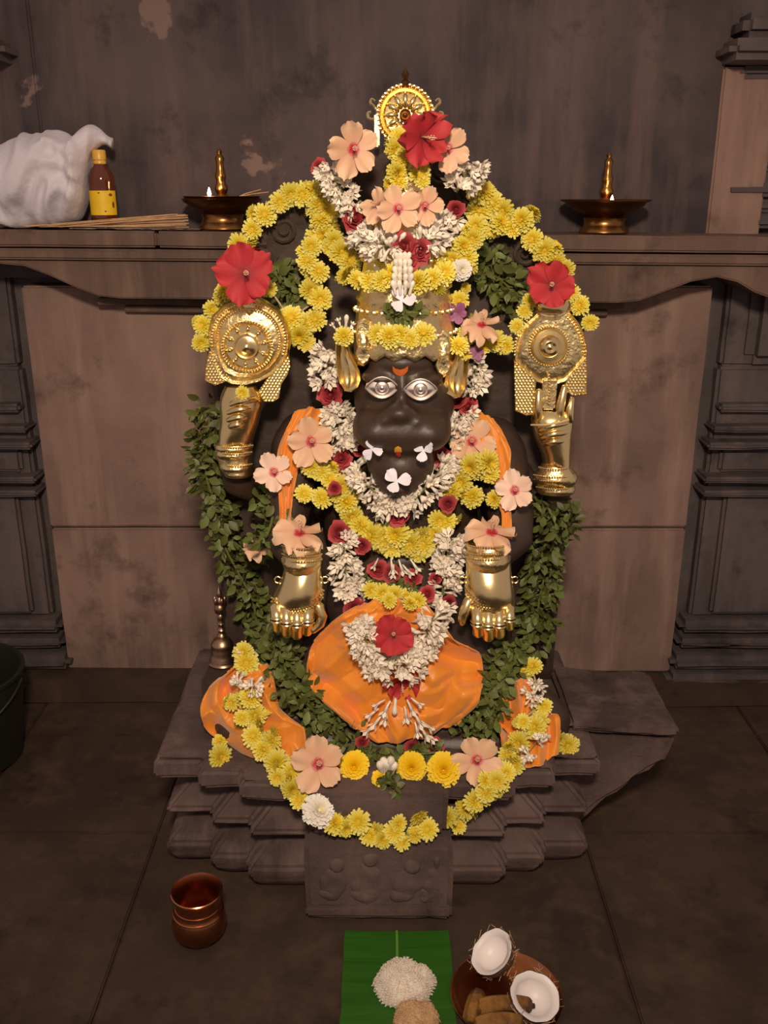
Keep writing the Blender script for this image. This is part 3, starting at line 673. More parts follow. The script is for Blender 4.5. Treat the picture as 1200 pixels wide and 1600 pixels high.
# ---------------------------------------------------------------- orange satin cloths
bvh = collect()
def cr(a, b, c, d, t): return .5*((2*b)+(c-a)*t+(2*a-5*b+4*c-d)*t*t+(3*b-a-3*c+d)*t**3)
def cline(row, t):
    m = len(row)-1; i = min(int(t*m), m-1); f = t*m-i
    return cr(row[max(i-1, 0)], row[i], row[i+1], row[min(i+2, m)], f)
def patch(name, label, rows, lift, Ymax, amp, seed, fu=3, fv=2, nu=44, nv=44, cat='cloth', crease=None, parent_loc=None, rag=.0):
    G = [[hit(a, b, lift, Ymax) for a, b in r] for r in rows]
    # soften depth jumps between neighbouring control points
    for _ in range(2):
        H = [[p.copy() for p in r] for r in G]
        for i, r in enumerate(G):
            for j, p in enumerate(r):
                nb = [G[a][b].y for a, b in ((i-1, j), (i+1, j), (i, j-1), (i, j+1)) if 0 <= a < len(G) and 0 <= b < len(r)]
                y = min(p.y, (p.y+sum(nb)/len(nb))/2); H[i][j] = P(*rows[i][j], y)
        G = H
    rl = random.Random(seed); LN = []
    for k in range(crease or 0):
        th = rl.uniform(0, PI); LN.append((math.cos(th), math.sin(th), rl.uniform(-.1, 1.0) if th < PI/2 else rl.uniform(-.8, .8), rl.choice((1, 1, -1))*rl.uniform(.6, 1.1)))
    vs = []; fs = []
    for j in range(nv+1):
        v = j/nv
        colp = [cline([G[i][k] for i in range(len(G))], v) for k in range(len(G[0]))]
        for i in range(nu+1):
            u = i/nu; p = cline(colp, u)
            q = Vector((u*fu, v*fv, seed)); wv = noise.noise(q*.9+Vector((5, 2, 1)))
            q2 = Vector((u*fu+wv*1.2, v*fv+wv*.8, seed*1.7))
            f = 1-2*abs(noise.noise(q2*1.3)); g = 1-2*abs(noise.noise(q2*2.9+Vector((9, 9, 2))))
            d = amp*(.3*f+.08*g)
            pos = neg = 0.0
            for (na, nb, nc, wt) in LN:
                x_ = na*(u+.10*wv)+nb*(v+.08*noise.noise(q2+Vector((2, 7, 4))))-nc
                win = max(0, min(1, .45+2.2*noise.noise(Vector((u*2.2+nc*9, v*2.2, seed+wt)))))
                wd = .11+.07*abs(wt); hgt = abs(wt)*win*(1-min(abs(x_), wd)/wd)
                if wt > 0: pos = max(pos, hgt)
                else: neg = max(neg, hgt)
            d += amp*1.5*(pos-.8*neg)
            vs.append(p + (CAMP-p).normalized()*d + Vector((wv*amp*.5, 0, noise.noise(q2*2)*amp*.5)))
    W = nu+1
    fs = [(j*W+i, j*W+i+1, (j+1)*W+i+1, (j+1)*W+i) for j in range(nv) for i in range(nu)]
    o0 = min(vs, key=lambda p: p.z).copy()
    o = MB().add([p-o0 for p in vs], fs).build(name, M_orange, auto=False); o.location = o0
    sd = o.modifiers.new('thickness', 'SOLIDIFY'); sd.thickness = .003; sd.offset = 1
    return tag(o, label, cat)
patch('orange_shoulder_cloth', 'orange satin cloth over the left shoulder of the idol', [[(462, 642), (485, 636), (506, 640)], [(447, 672), (468, 668), (500, 672)], [(434, 705), (450, 702), (472, 706)], [(434, 750), (446, 750), (460, 752)], [(438, 800), (446, 800), (456, 800)], [(436, 842), (443, 842), (451, 842)]], .012, 2.17, .010, 3.1, 3, 2, crease=7)
patch('orange_shoulder_cloth', 'orange satin cloth over the right shoulder of the idol', [[(738, 648), (752, 646), (770, 654)], [(738, 672), (765, 668), (788, 682)], [(752, 708), (775, 702), (797, 712)], [(772, 750), (784, 748), (796, 752)], [(784, 800), (790, 800), (797, 800)], [(786, 842), (792, 842), (799, 842)]], .012, 2.17, .010, 7.7, 3, 2, crease=7)
patch('orange_lap_cloth', 'orange satin cloth bunched across the lap below the white garland',
      [[(568, 944), (596, 940), (620, 940), (645, 940), (668, 946)], [(505, 985), (555, 982), (618, 985), (670, 983), (712, 995)], [(476, 1046), (540, 1040), (620, 1045), (696, 1040), (758, 1030)], [(492, 1088), (545, 1100), (620, 1108), (692, 1102), (752, 1088)], [(548, 1136), (578, 1154), (620, 1160), (668, 1150), (712, 1128)]],
      .022, 2.04, .030, 1.3, 3.8, 2.7, 150, 120, crease=34)
patch('orange_knee_cloth', 'orange satin cloth over the left knee beside the bell', [[(362, 1046), (392, 1032), (424, 1042)], [(326, 1078), (375, 1068), (432, 1075)], [(314, 1110), (375, 1112), (442, 1112)], [(326, 1142), (392, 1156), (472, 1140)], [(366, 1168), (420, 1190), (474, 1192)]], .014, 2.03, .026, 4.9, 1.9, 1.7, 80, 80, crease=20)
patch('orange_knee_cloth', 'orange satin cloth over the right knee behind the yellow garland', [[(792, 1072), (808, 1060), (826, 1062)], [(784, 1106), (812, 1100), (850, 1106)], [(780, 1142), (826, 1140), (874, 1122)], [(782, 1176), (830, 1198), (872, 1178)]], .014, 2.05, .022, 8.8, 1.9, 1.7, 70, 70, crease=18)
bvh = collect()
# ---------------------------------------------------------------- flower meshes (unit radius, facing +Z)
def mesh_of(mb, name, m, auto=False):
    o = mb.build(name, m, auto=auto); me = o.data; bpy.data.objects.remove(o); return me
def mum_mesh(name, m, seed, rings, wid=.12, dome=.16):
    rnd = random.Random(seed); mb = MB()
    for (r, n, z, w_) in rings:
        ph = rnd.random()*6
        for k in range(n):
            a = ph+2*PI*k/n+rnd.uniform(-.1, .1); rr = r*rnd.uniform(.88, 1.08); zz = z+rnd.uniform(-.05, .05)
            ca, sa = math.cos(a), math.sin(a)
            def pt(rad, side, hz): return (ca*rad-sa*side, sa*rad+ca*side, hz)
            hw = wid*w_
            mb.add([pt(.06, 0, zz*.35), pt(rr*.55, -hw, zz*.9), pt(rr*.55, hw, zz*.9), pt(rr*.55, 0, zz*.9-.05), pt(rr*.97, -hw*.7, zz), pt(rr*.97, hw*.7, zz), pt(rr*.95, 0, zz-.03)],
                   [(0, 1, 3), (0, 3, 2), (1, 4, 6, 3), (3, 6, 5, 2)])
    mb.ell((0, 0, .18), .26, .26, dome, 10, 6)
    return mesh_of(mb, name, m)
R_open = [(1.0, 18, .08, 1), (.92, 17, .2, 1), (.76, 15, .32, .95), (.56, 12, .42, .85), (.36, 8, .46, .75)]
R_ball = [(1.0, 16, -.05, 1), (1.0, 18, .15, 1), (.9, 17, .38, 1), (.74, 15, .56, 1), (.55, 12, .7, .9), (.32, 8, .78, .8)]
YM = [mum_mesh('yellow_mum', M_yellow, s, R_open) for s in (1, 2, 3)] + [mum_mesh('yellow_mum', M_yellow, 4, R_ball)]
WM = [mum_mesh('white_mum', M_wmum, 5, [(1.0, 20, -.05, 1.2), (1.0, 22, .15, 1.2), (.9, 20, .36, 1.2), (.76, 17, .54, 1.1), (.55, 13, .66, 1), (.32, 8, .74, .9)], .13)]
PM = [mum_mesh('marigold', M_yellowc, s, [(1.0, 18, .0, 1.2), (1.0, 20, .22, 1.2), (.94, 20, .42, 1.2), (.8, 17, .6, 1.2), (.62, 14, .74, 1.1), (.42, 10, .84, 1), (.2, 6, .88, 1)], .16) for s in (8, 9)]
def rose_mesh():
    mb = MB(); rnd = random.Random(3)
    for (n, r, h, lean) in ((3, .22, .75, .02), (4, .42, .7, .12), (5, .66, .55, .28), (6, .9, .38, .5)):
        for k in range(n):
            a0 = 2*PI*(k+rnd.random()*.3)/n; span = 2*PI/n*.72
            vs = []
            for j in range(4):
                t = j/3
                for i in range(5):
                    s = (i-2)/2; a = a0+s*span; rr = r*(.35+.65*t**.7)+lean*.25*t*t*(1-.3*abs(s)); zz = h*t*(1-.18*s*s)
                    if j == 3: rr += .05; zz -= .04
                    rr *= 1+.10*t*math.sin(3*a+r*9)+.08*t*math.sin(7*a+k); zz += .07*t*math.sin(5*a+n)
                    vs.append((rr*math.cos(a), rr*math.sin(a)*.94, zz))
            mb.add(vs, [(j*5+i, j*5+i+1, (j+1)*5+i+1, (j+1)*5+i) for j in range(3) for i in range(4)])
    mb.ell((0, 0, .25), .2, .2, .42, 8, 6)
    return mesh_of(mb, 'rose', M_rose)
ROSE = rose_mesh()
def petal_mesh(m, name, seed, cup=.35, wid=.39, ruf=.11):
    rnd = random.Random(seed); mb = MB(); nt_, ns = 8, 9; vs = []
    p1, p2 = rnd.random()*6, rnd.random()*6
    for j in range(nt_+1):
        t = j/nt_
        ww = wid*(math.sin(min(1, t*1.06)*PI*.62)**1.1)*(1 if t < .86 else math.sqrt(max(.0, 1-((t-.86)/.2)**2)))+.05*(1-t)
        for i in range(ns):
            s = (i-(ns-1)/2)/((ns-1)/2)
            y = t*(1-.10*s*s*t)+.03*math.sin(s*9+p1)*t**4+rnd.uniform(-.022, .022)*t**3
            z = cup*t*t*.6+.10*s*t+ruf*t*t*t*math.sin(s*5.2+p1)+ruf*.5*t**3*math.sin(s*11+p2)+.04*t*(1-abs(s))
            vs.append((s*ww, y, z))
    fs = [(j*ns+i, j*ns+i+1, (j+1)*ns+i+1, (j+1)*ns+i) for j in range(nt_) for i in range(ns-1)]
    return mesh_of(mb.add(vs, fs), name, m)
HP = {'p': [petal_mesh(M_hibp, 'peach_petal', s) for s in (1, 2, 3)], 'r': [petal_mesh(M_hibr, 'red_petal', s, .42, .5, .2) for s in (4, 5, 6)], 'w': [petal_mesh(M_hibw, 'pale_petal', s) for s in (7, 8)],
      'd': [petal_mesh(M_hibp, 'peach_petal', s, -.5, .46, .18) for s in (11, 12)], 'v': [petal_mesh(M_purp, 'purple_petal', 13)], 'b': [petal_mesh(M_plum, 'white_petal', s, .3, .46, .04) for s in (14, 15)]}
st = MB().tube([(0, 0, 0), (.02, .01, .35), (.06, .03, .8)], [.045, .035, .02], 7)
for k in range(14):
    a = k*2.4; z = .45+.025*k; st.ell((.04+.07*math.cos(a), .02+.07*math.sin(a), z), .025, .025, .025, 6, 4)
STAM = mesh_of(st, 'stamen', M_stam)
fl = MB().tube([(0, 0, 0), (.015, 0, .3), (0, 0, .66)], [.035, .05, .085], 6)
for k in range(6):
    a = 2*PI*k/6; ca, sa = math.cos(a), math.sin(a)
    def q(r, s_, z): return (ca*r-sa*s_, sa*r+ca*s_, z)
    fl.add([q(.05, 0, .62), q(.17, -.085, .84), q(.17, .085, .84), q(.25, 0, .98)], [(0, 1, 3, 2)])
FLORET = mesh_of(fl, 'tuberose_floret', M_tube)
bd = MB().lathe([(.01, 0), (.05, .12), (.045, .4), (.07, .62), (.085, .78), (.06, .92), (.005, 1)], 7)
BUD = mesh_of(bd, 'tuberose_bud', M_tube)
lf = MB().add([(0, 0, 0), (-.2, .22, .05), (0, .25, 0), (.2, .22, .05), (-.3, .5, .08), (0, .52, .02), (.3, .5, .08), (-.2, .8, .03), (0, .8, -.02), (.2, .8, .03), (0, 1.02, -.08)],
              [(0, 2, 1), (0, 3, 2), (1, 2, 5, 4), (2, 3, 6, 5), (4, 5, 8, 7), (5, 6, 9, 8), (7, 8, 10), (8, 9, 10)])
LEAF = [mesh_of(lf, 'leaf', M_leaf)]
lf2 = MB().add([(0, 0, 0), (-.13, .2, .07), (0, .25, .03), (.13, .2, .07), (-.2, .5, .12), (0, .52, .05), (.2, .5, .12), (0, .98, -.12)],
               [(0, 2, 1), (0, 3, 2), (1, 2, 5, 4), (2, 3, 6, 5), (4, 5, 7), (5, 6, 7)])
LEAF.append(mesh_of(lf2, 'leaf', M_leaf))
RN = random.Random(21)
FRONT = Vector((0, -1, .32)).normalized()
def face_q(dirv, spin=None):
    z = dirv.normalized(); x = Vector((1, 0, 0)) if abs(z.x) < .9 else Vector((0, 0, 1))
    y = z.cross(x).normalized(); x = y.cross(z)
    R = Matrix((x, y, z)).transposed()
    return (R @ Matrix.Rotation(RN.uniform(0, 6.28) if spin is None else spin, 3, 'Z')).to_quaternion()
def jit(a): return Vector((RN.uniform(-a, a), RN.uniform(-a, a), RN.uniform(-a, a)))
def inst(name, me, parent, loc, q, sc_):
    o = bpy.data.objects.new(name, me); COL.objects.link(o); o.parent = parent
    o.location = loc; o.rotation_mode = 'QUATERNION'; o.rotation_quaternion = q
    o.scale = sc_ if isinstance(sc_, (tuple, Vector)) else (sc_,)*3
    return o
KIND = {'y': ('chrysanthemum', YM), 'W': ('white_chrysanthemum', WM), 'm': ('marigold', PM), 'r': ('rose', [ROSE])}
def finer(pts): return [(p.x, p.y) for p in catmull([Vector((a, b, 0)) for a, b in pts], 4)]
def place_pts(pts, lift, Ymax, smooth=True):
    W_ = [hit(p[0], p[1], lift, Ymax) for p in pts]
    if smooth and len(W_) > 2:
        Ys = [p.y for p in W_]
        Ys = [min(Ys[i], (Ys[max(i-1, 0)]+Ys[i]+Ys[min(i+1, len(Ys)-1)])/3) for i in range(len(Ys))]
        W_ = [P(pts[i][0], pts[i][1], Ys[i]) for i in range(len(W_))]
    return W_
def mums(name, label, pts, group=None, Ymax=2.24, lift=.022, fill=1, cat='garland', r0=20, string=True):
    """pts: (px, py[, kind[, radius px]]) of each flower, in order along the string"""
    W_ = place_pts(pts, lift, Ymax)
    base = min(W_, key=lambda p: p.z).copy(); g = tag(empty(name, base), label, cat, group)
    if string and len(W_) > 1:
        MB().tube([p+Vector((0, .012, 0))-base for p in W_], .0022, 5).build('string', M_thread, g)
    for p, q in zip(pts, W_):
        kind = p[2] if len(p) > 2 else 'y'; s = S(p[1], q.y); r = (p[3] if len(p) > 3 else r0*RN.uniform(.9, 1.12))*s
        toc = (CAMP-q).normalized()
        if kind == 't':
            for _ in range(9):
                dv = toc*.5+jit(1); L_ = r*1.35*RN.uniform(.8, 1.15)
                inst('floret', FLORET if RN.random() < .7 else BUD, g, q-base+jit(r*.3), face_q(dv), (L_*1.5, L_*1.5, L_))
            continue
        nm, ms = KIND[kind]
        inst(nm, RN.choice(ms), g, q-base, face_q(toc+jit(.45)+Vector((0, 0, .1))), r)
        if kind == 'y':
            for _ in range(fill):
                off = Vector((RN.uniform(-1, 1), RN.uniform(.3, .7), RN.uniform(-1, 1)))*r*.75
                inst(nm, RN.choice(ms), g, q+off-base, face_q(toc*.6+jit(.9)), r*RN.uniform(.75, .95))
    return g
def tuberose(name, label, segs, roses=(), wid=17, step=.0042, Ymax=2.24, lift=.02, length=.032, extra=(), cat='garland', group=None):
    """segs: list of px polylines that make up the white strands of one garland; roses: (px, py, radius px)"""
    allW = [place_pts(finer(s_), lift, Ymax) for s_ in segs]
    base = min((p for W_ in allW for p in W_), key=lambda p: p.z).copy(); g = tag(empty(name, base), label, cat, group)
    for W_ in allW:
        path = resample(catmull(W_, 8), step)
        MB().tube([p-base for p in path[::3]] if len(path) > 6 else [p-base for p in path], .004, 5).build('string', M_stem, g)
        for i, p in enumerate(path):
            t = (path[min(i+1, len(path)-1)]-path[max(i-1, 0)]).normalized()
            toc = (CAMP-p).normalized()
            for _ in range(2 if RN.random() < .36 else 1):
                d = jit(1)+toc*.35; d = d-t*d.dot(t); d = d.normalized()+t*RN.uniform(-.2, .55)
                if d.dot(toc) < -.35: d -= toc*2*d.dot(toc)
                L_ = length*RN.uniform(.8, 1.15)*wid/17
                inst('floret', FLORET if RN.random() < .72 else BUD, g, p-base+d.normalized()*.001, face_q(d), (L_*1.6, L_*1.6, L_*1.05))
    for (a, b, r) in roses:
        q = hit(a, b, lift+.008, Ymax); toc = (CAMP-q).normalized()
        inst('rose', ROSE, g, q-base, face_q(toc+jit(.3)), r*S(b, q.y))
    return g
def hib(name, label, px, py, r, kind='p', Ymax=2.22, lift=.045, facing=None, spin=None, petals=5, stam=True, cat='flower', group=None, Y=None):
    q = P(px, py, Y) if Y else hit(px, py, lift, Ymax); toc = (CAMP-q).normalized()
    f = toc+Vector(facing) if facing else toc
    g = tag(empty(name, q), label, cat, group); g.rotation_mode = 'QUATERNION'; g.rotation_quaternion = face_q(f, spin if spin is not None else RN.uniform(0, 6)); s = r*S(py, q.y); g.scale = (s, s, s)
    for k in range(petals):
        inst('petal', RN.choice(HP[kind]), g, (0, 0, .012*k), (Matrix.Rotation(2*PI*k/petals+RN.uniform(-.1, .1), 3, 'Z') @ Matrix.Rotation(RN.uniform(-.22, .25), 3, 'X') @ Matrix.Rotation(RN.uniform(-.22, .22), 3, 'Y')).to_quaternion(), RN.uniform(.9, 1.08))
    if stam: link('stamen', STAM, None, g)
    return g
def leaves(name, label, path, wid, count, length=.027, Ymax=2.24, lift=.015, cat='garland', group=None):
    W_ = place_pts(finer(path), lift, Ymax); base = min(W_, key=lambda p: p.z).copy(); g = tag(empty(name, base), label, cat, group)
    C_ = catmull(W_, 8); tot = sum((b-a).length for a, b in zip(C_, C_[1:])); path_ = resample(C_, tot/(count+1))
    MB().tube([p-base for p in C_[::2]]+[C_[-1]-base], .003, 5).build('stem', M_stem, g)
    for i, p in enumerate(path_[:count]):
        s = S(800, p.y); t = (path_[min(i+1, len(path_)-1)]-path_[max(i-1, 0)]).normalized(); toc = (CAMP-p).normalized()
        off = jit(1); off = off-t*off.dot(t); off = off.normalized()*RN.random()**.6*wid*s; off -= toc*min(0, off.dot(toc))*.9
        nrm = (toc+jit(.8)).normalized(); d = (off.normalized()*.7+jit(.8)+Vector((0, 0, -.35)))
        d = (d-nrm*d.dot(nrm)).normalized(); x = d.cross(nrm)
        R = Matrix((x, d, nrm)).transposed().to_quaternion(); L_ = length*RN.uniform(.6, 1.25)
        inst('leaf', LEAF[0] if RN.random() < .6 else LEAF[1], g, p+off-base, R, L_)
    # the crowded leaves behind, too many to tell apart
    mb = MB(); src = LEAF[0]; lv = [v.co.copy() for v in src.vertices]; lfc = [tuple(f.vertices) for f in src.polygons]
    for p in (path_[:count]*4)[:int(count*1.6)]:
        s = S(800, p.y); toc = (CAMP-p).normalized(); off = jit(1)*wid*s*.85; off.y = abs(off.y)*.4
        nrm = (toc*.6+jit(1)).normalized(); d = jit(1); d = (d-nrm*d.dot(nrm)).normalized()
        mb.add(lv, lfc, Matrix.Translation(p+off-base) @ Matrix((d.cross(nrm), d, nrm)).transposed().to_4x4() @ Matrix.Scale(length*RN.uniform(.6, 1.1), 4))
    m = mb.build('leaf_mass', M_leaf, g, auto=False); m['kind'] = 'stuff'
    return g
# ---------------------------------------------------------------- leaf garlands
leaves('basil_garland', 'green basil leaf garland hanging down the left edge of the back slab', [(330, 640), (324, 690), (322, 740), (335, 785), (355, 820), (350, 850), (375, 900), (395, 940), (402, 985)], 25, 290, .03)
leaves('basil_garland', 'green basil leaf garland hanging down the right edge of the back slab', [(870, 795), (866, 830), (848, 860), (850, 900), (842, 940), (838, 985), (818, 1000)], 30, 290, .03)
leaves('basil_garland', 'green basil leaf garland lying over the left thigh', [(410, 1000), (440, 1030), (455, 1070), (485, 1105), (520, 1135), (545, 1158)], 30, 270, .028, 2.1, .03)
leaves('basil_garland', 'green basil leaf garland lying over the right thigh', [(810, 1020), (780, 1055), (775, 1095), (760, 1130), (725, 1152)], 27, 210, .027, 2.1, .03)
leaves('basil_sprig', 'green basil sprig behind the left discus plate', [(425, 425), (445, 445), (450, 480)], 22, 70, .03, 2.24, .012)
leaves('basil_sprig', 'green basil sprig at the upper right of the headdress', [(755, 395), (770, 425), (795, 450), (800, 480)], 24, 100, .03, 2.24, .012)
leaves('basil_sprig', 'small green basil sprig beside the left elbow and pale hibiscus', [(400, 770), (425, 800), (415, 840), (385, 880)], 20, 70, .026)
leaves('basil_sprig', 'small green basil sprig under the marigolds on the pedestal edge', [(560, 1175), (600, 1185), (640, 1180), (690, 1175)], 12, 60, .024, 2.0, .02)
leaves('basil_sprig', 'small green basil sprig hanging below the white bud on the pedestal', [(600, 1215), (612, 1228), (625, 1232)], 12, 22, .022, 1.8, .02)
leaves('basil_sprig', 'small green basil sprig under the tuft of white buds on the headdress', [(608, 492), (630, 488), (655, 490)], 10, 34, .022, 2.1, .012)
# ---------------------------------------------------------------- white tuberose garlands with roses
tuberose('tuberose_garland', 'white tuberose garland with red roses around the top of the headdress',
         [[(510, 256), (520, 275), (535, 300), (556, 324)], [(562, 358), (578, 375), (600, 384), (618, 388)], [(650, 386), (672, 372), (692, 354), (702, 340)], [(712, 300), (725, 278), (738, 254)]],
         [(553, 342, 22), (632, 385, 21), (654, 392, 20), (637, 405, 18), (712, 327, 14), (500, 262, 14)], 20, .0034, 2.14)
tuberose('tuberose_garland', 'white tuberose garland with red roses hanging round the idol neck below its chin',
         [[(517, 545), (510, 570), (506, 600)], [(520, 632), (528, 660), (540, 696)], [(556, 722), (570, 750), (590, 775), (612, 790)], [(632, 790), (655, 772), (680, 745), (704, 718)], [(700, 692), (716, 662), (726, 640)], [(736, 612), (740, 585), (740, 565)]],
         [(518, 617, 20), (534, 716, 17), (538, 740, 13), (620, 802, 20), (690, 714, 16), (706, 722, 15), (716, 626, 14), (732, 636, 15), (560, 704, 11)], 21, .0034, 2.16, .024)
tuberose('tuberose_garland', 'white tuberose garland with red roses hanging down to the lap',
         [[(540, 840), (538, 870), (542, 905), (548, 935)], [(560, 965), (570, 1000), (588, 1035), (608, 1048)], [(612, 1050), (640, 1040), (662, 1000), (680, 962), (690, 948)], [(692, 930), (695, 900), (700, 870), (704, 840)]],
         [(530, 832, 18), (566, 852, 14), (554, 950, 19), (702, 942, 13), (668, 928, 13), (680, 905, 10)], 21, .0034, 2.06, .026)
# ---------------------------------------------------------------- yellow chrysanthemum garlands
mums('yellow_garland', 'yellow chrysanthemum garland curving from headdress to the left discus plate',
     [(508, 368), (502, 345), (515, 330), (500, 318), (488, 298), (506, 305), (472, 304), (455, 303), (437, 316), (413, 336), (395, 358), (373, 382), (352, 456, 'y', 17), (345, 468, 'y', 15), (331, 484, 'y', 16), (318, 508, 'y', 18), (314, 535, 'y', 16)], lift=.025, Ymax=2.24)
mums('yellow_garland', 'looped yellow chrysanthemum garland hanging left of the headdress beside the basil',
     [(522, 375), (534, 392), (546, 408), (486, 385), (480, 408), (498, 425), (484, 452), (500, 466), (455, 498, 'y', 23), (480, 505), (468, 522, 'y', 22), (493, 500), (478, 535, 'y', 16), (420, 452, 'y', 14)], Ymax=2.2)
mums('yellow_garland', 'yellow chrysanthemum swag across the front of the headdress with one white flower',
     [(537, 432, 'y', 15), (558, 438), (578, 440), (598, 438), (612, 430), (655, 442), (676, 436), (694, 426), (720, 422, 'W', 18), (708, 405), (722, 385), (738, 372), (744, 352), (728, 402)], Ymax=2.12, lift=.03)
mums('yellow_garland', 'yellow chrysanthemum garland curving from headdress to the right bell-shaped plate',
     [(748, 332, 'y', 23), (755, 302, 'y', 25), (768, 318), (786, 328), (780, 350), (800, 356), (816, 344), (832, 374), (850, 390), (868, 408), (884, 420, 'y', 16), (893, 458, 'y', 15), (906, 478, 'y', 18), (922, 504, 'y', 15)], lift=.025)
mums('yellow_garland', 'short yellow chrysanthemum garland between the right ear and bell-shaped plate',
     [(829, 470, 'y', 14), (820, 486, 'y', 14), (808, 510, 'y', 14), (790, 540, 'y', 16), (773, 532, 'y', 19), (756, 540, 'y', 14), (742, 515), (728, 520, 'y', 15), (716, 541, 'y', 19)], lift=.02, Ymax=2.14)
mums('yellow_cluster', 'upright cluster of yellow chrysanthemums below the gold wheel',
     [(625, 218), (616, 232), (640, 236), (628, 252), (618, 270), (622, 285, 'y', 16), (655, 270), (660, 282, 'y', 14), (646, 252, 'y', 17)], Ymax=2.13, lift=.02, cat='flowers')
mums('yellow_garland', 'short yellow chrysanthemum band across the gold headdress above the brow',
     [(590, 522, 'y', 19), (608, 527), (625, 522), (640, 530, 'y', 18), (662, 523, 'y', 22), (612, 535, 'y', 16)], Ymax=2.02, lift=.012, fill=0)
mums('yellow_garland', 'broad yellow chrysanthemum garland hanging across the chest in a V',
     [(486, 728, 'y', 19), (500, 736), (515, 748), (528, 772), (540, 785), (535, 760), (548, 806), (564, 822), (580, 836, 'y', 24), (600, 840, 'y', 24), (620, 834, 'y', 24), (612, 854, 'y', 20), (640, 848, 'y', 24), (662, 850, 'y', 22), (680, 835, 'y', 22), (696, 815, 'y', 20), (686, 812), (706, 770), (722, 752), (738, 728), (760, 722), (765, 738)], Ymax=2.1, lift=.025)
mums('yellow_side_string', 'two yellow chrysanthemums side by side left of the V garland', [(475, 772, 'y', 17), (503, 778, 'y', 19)], fill=0, cat='flowers', Ymax=2.1)
mums('yellow_side_string', 'two yellow chrysanthemums side by side right of the V garland', [(738, 777, 'y', 20), (774, 780, 'y', 16)], fill=0, cat='flowers', Ymax=2.1)
for a, b, r, lab in ((700, 787, 14, 'small red rose on the right arm of the yellow V garland'), (523, 763, 11, 'small dark red rose on the left arm of the yellow V garland')):
    q = hit(a, b, .055, 2.1); o = inst('red_rose', ROSE, None, q, face_q((CAMP-q)+jit(.2)), r*S(b, q.y)); tag(o, lab, 'rose')
mums('yellow_garland', 'short bright yellow chrysanthemum band across the waist above the orange cloth',
     [(580, 922, 'y', 16), (598, 926, 'y', 18), (616, 930, 'y', 18), (634, 934, 'y', 18), (652, 938, 'y', 16), (608, 938, 'y', 14), (640, 944, 'y', 13)], Ymax=2.05, lift=.02, fill=0)
leaves('basil_sprig', 'green basil strip above the waist band of yellow flowers', [(572, 908), (605, 912), (640, 918), (662, 928)], 9, 44, .02, 2.05, .016)
for a, b, r, lab in ((590, 890, 16, 'red rose at the left of three above the waist band'), (612, 896, 15, 'red rose in the middle of three above the waist band'), (645, 903, 14, 'red rose at the right of three above the waist band')):
    q = hit(a, b, .02, 2.05); o = inst('red_rose', ROSE, None, q, face_q((CAMP-q)+jit(.2)), r*S(b, q.y)); tag(o, lab, 'rose')
big = [(383, 1022, 't', 13), (385, 1036, 'y', 22), (372, 1068, 't', 13), (396, 1073, 't', 15), (362, 1098, 'y', 15), (390, 1092, 'y', 20), (398, 1118, 'y', 21), (378, 1122, 'y', 15), (396, 1150, 'y', 20), (424, 1158, 'y', 18), (412, 1172, 'y', 20), (432, 1190, 'y', 21), (455, 1206, 'y', 18), (434, 1214, 'y', 16), (455, 1232, 'y', 18), (468, 1250, 'y', 18),
       (496, 1268, 'W', 27), (522, 1288, 'y', 20), (540, 1292, 'y', 17), (560, 1284, 'y', 21), (578, 1306, 'y', 18), (598, 1310, 'y', 17), (616, 1300, 'y', 19), (628, 1316, 'y', 15), (650, 1304, 'y', 17), (668, 1296, 'y', 20), (700, 1278, 'y', 19), (716, 1290, 'y', 15), (728, 1262, 'y', 21), (742, 1250, 'y', 21), (760, 1236, 'y', 20), (776, 1220, 'y', 19), (758, 1220, 'y', 16),
       (790, 1208, 'y', 17), (804, 1196, 'y', 17), (792, 1180, 'y', 15), (812, 1160, 'y', 21), (836, 1136, 'y', 20), (842, 1160, 't', 13), (826, 1182, 't', 13), (818, 1128, 'y', 14), (850, 1104, 'y', 15), (832, 1086, 't', 15), (838, 1070, 't', 12), (832, 1042, 'y', 17), (820, 1052, 'y', 13)]
mums('yellow_garland', 'long yellow garland with white flowers draped over both knees and the pedestal front', big, Ymax=2.05, lift=.024)
mums('yellow_flower_pair', 'pair of yellow chrysanthemums hanging below the left orange knee cloth', [(344, 1158, 'y', 14), (343, 1182, 'y', 22)], fill=0, cat='flowers', Ymax=2.0)
mums('yellow_flower', 'single yellow chrysanthemum at the far right of the pedestal top', [(886, 1165, 'y', 21)], fill=1, cat='flower', Ymax=2.02, string=False)
mums('yellow_flower', 'single yellow chrysanthemum topped by white buds on the left ear tip', [(537, 526, 'y', 17)], fill=0, cat='flower', Ymax=2.06, lift=.012, string=False)
mums('yellow_flower', 'small golden flower tucked on the fist below the discus plate', [(379, 613, 'y', 12)], fill=0, cat='flower', Ymax=2.08, lift=.02, string=False)
mums('yellow_flower', 'single yellow chrysanthemum below a bud beside the right of the headdress', [(718, 469, 'y', 17), (728, 450, 'y', 9)], fill=0, cat='flower', Ymax=2.14)
for a, b, r, lab in ((553, 1197, 25, 'leftmost of three round yellow marigolds on the pedestal edge'), (643, 1199, 25, 'middle of three round yellow marigolds on the pedestal edge'), (693, 1203, 28, 'rightmost and largest of three round yellow marigolds on the pedestal edge')):
    q = hit(a, b, .02, 1.9); o = inst('marigold_flower', PM[RN.randint(0, 1)], None, q, face_q((CAMP-q)+jit(.15)), r*S(b, q.y)); tag(o, lab, 'flower', 'marigolds along the pedestal edge')
q = hit(595, 1216, .02, 1.9); o = inst('small_marigold', PM[0], None, q, face_q(CAMP-q), 15*S(1216, q.y)); tag(o, 'small yellow flower below the white bud on the pedestal edge', 'flower')
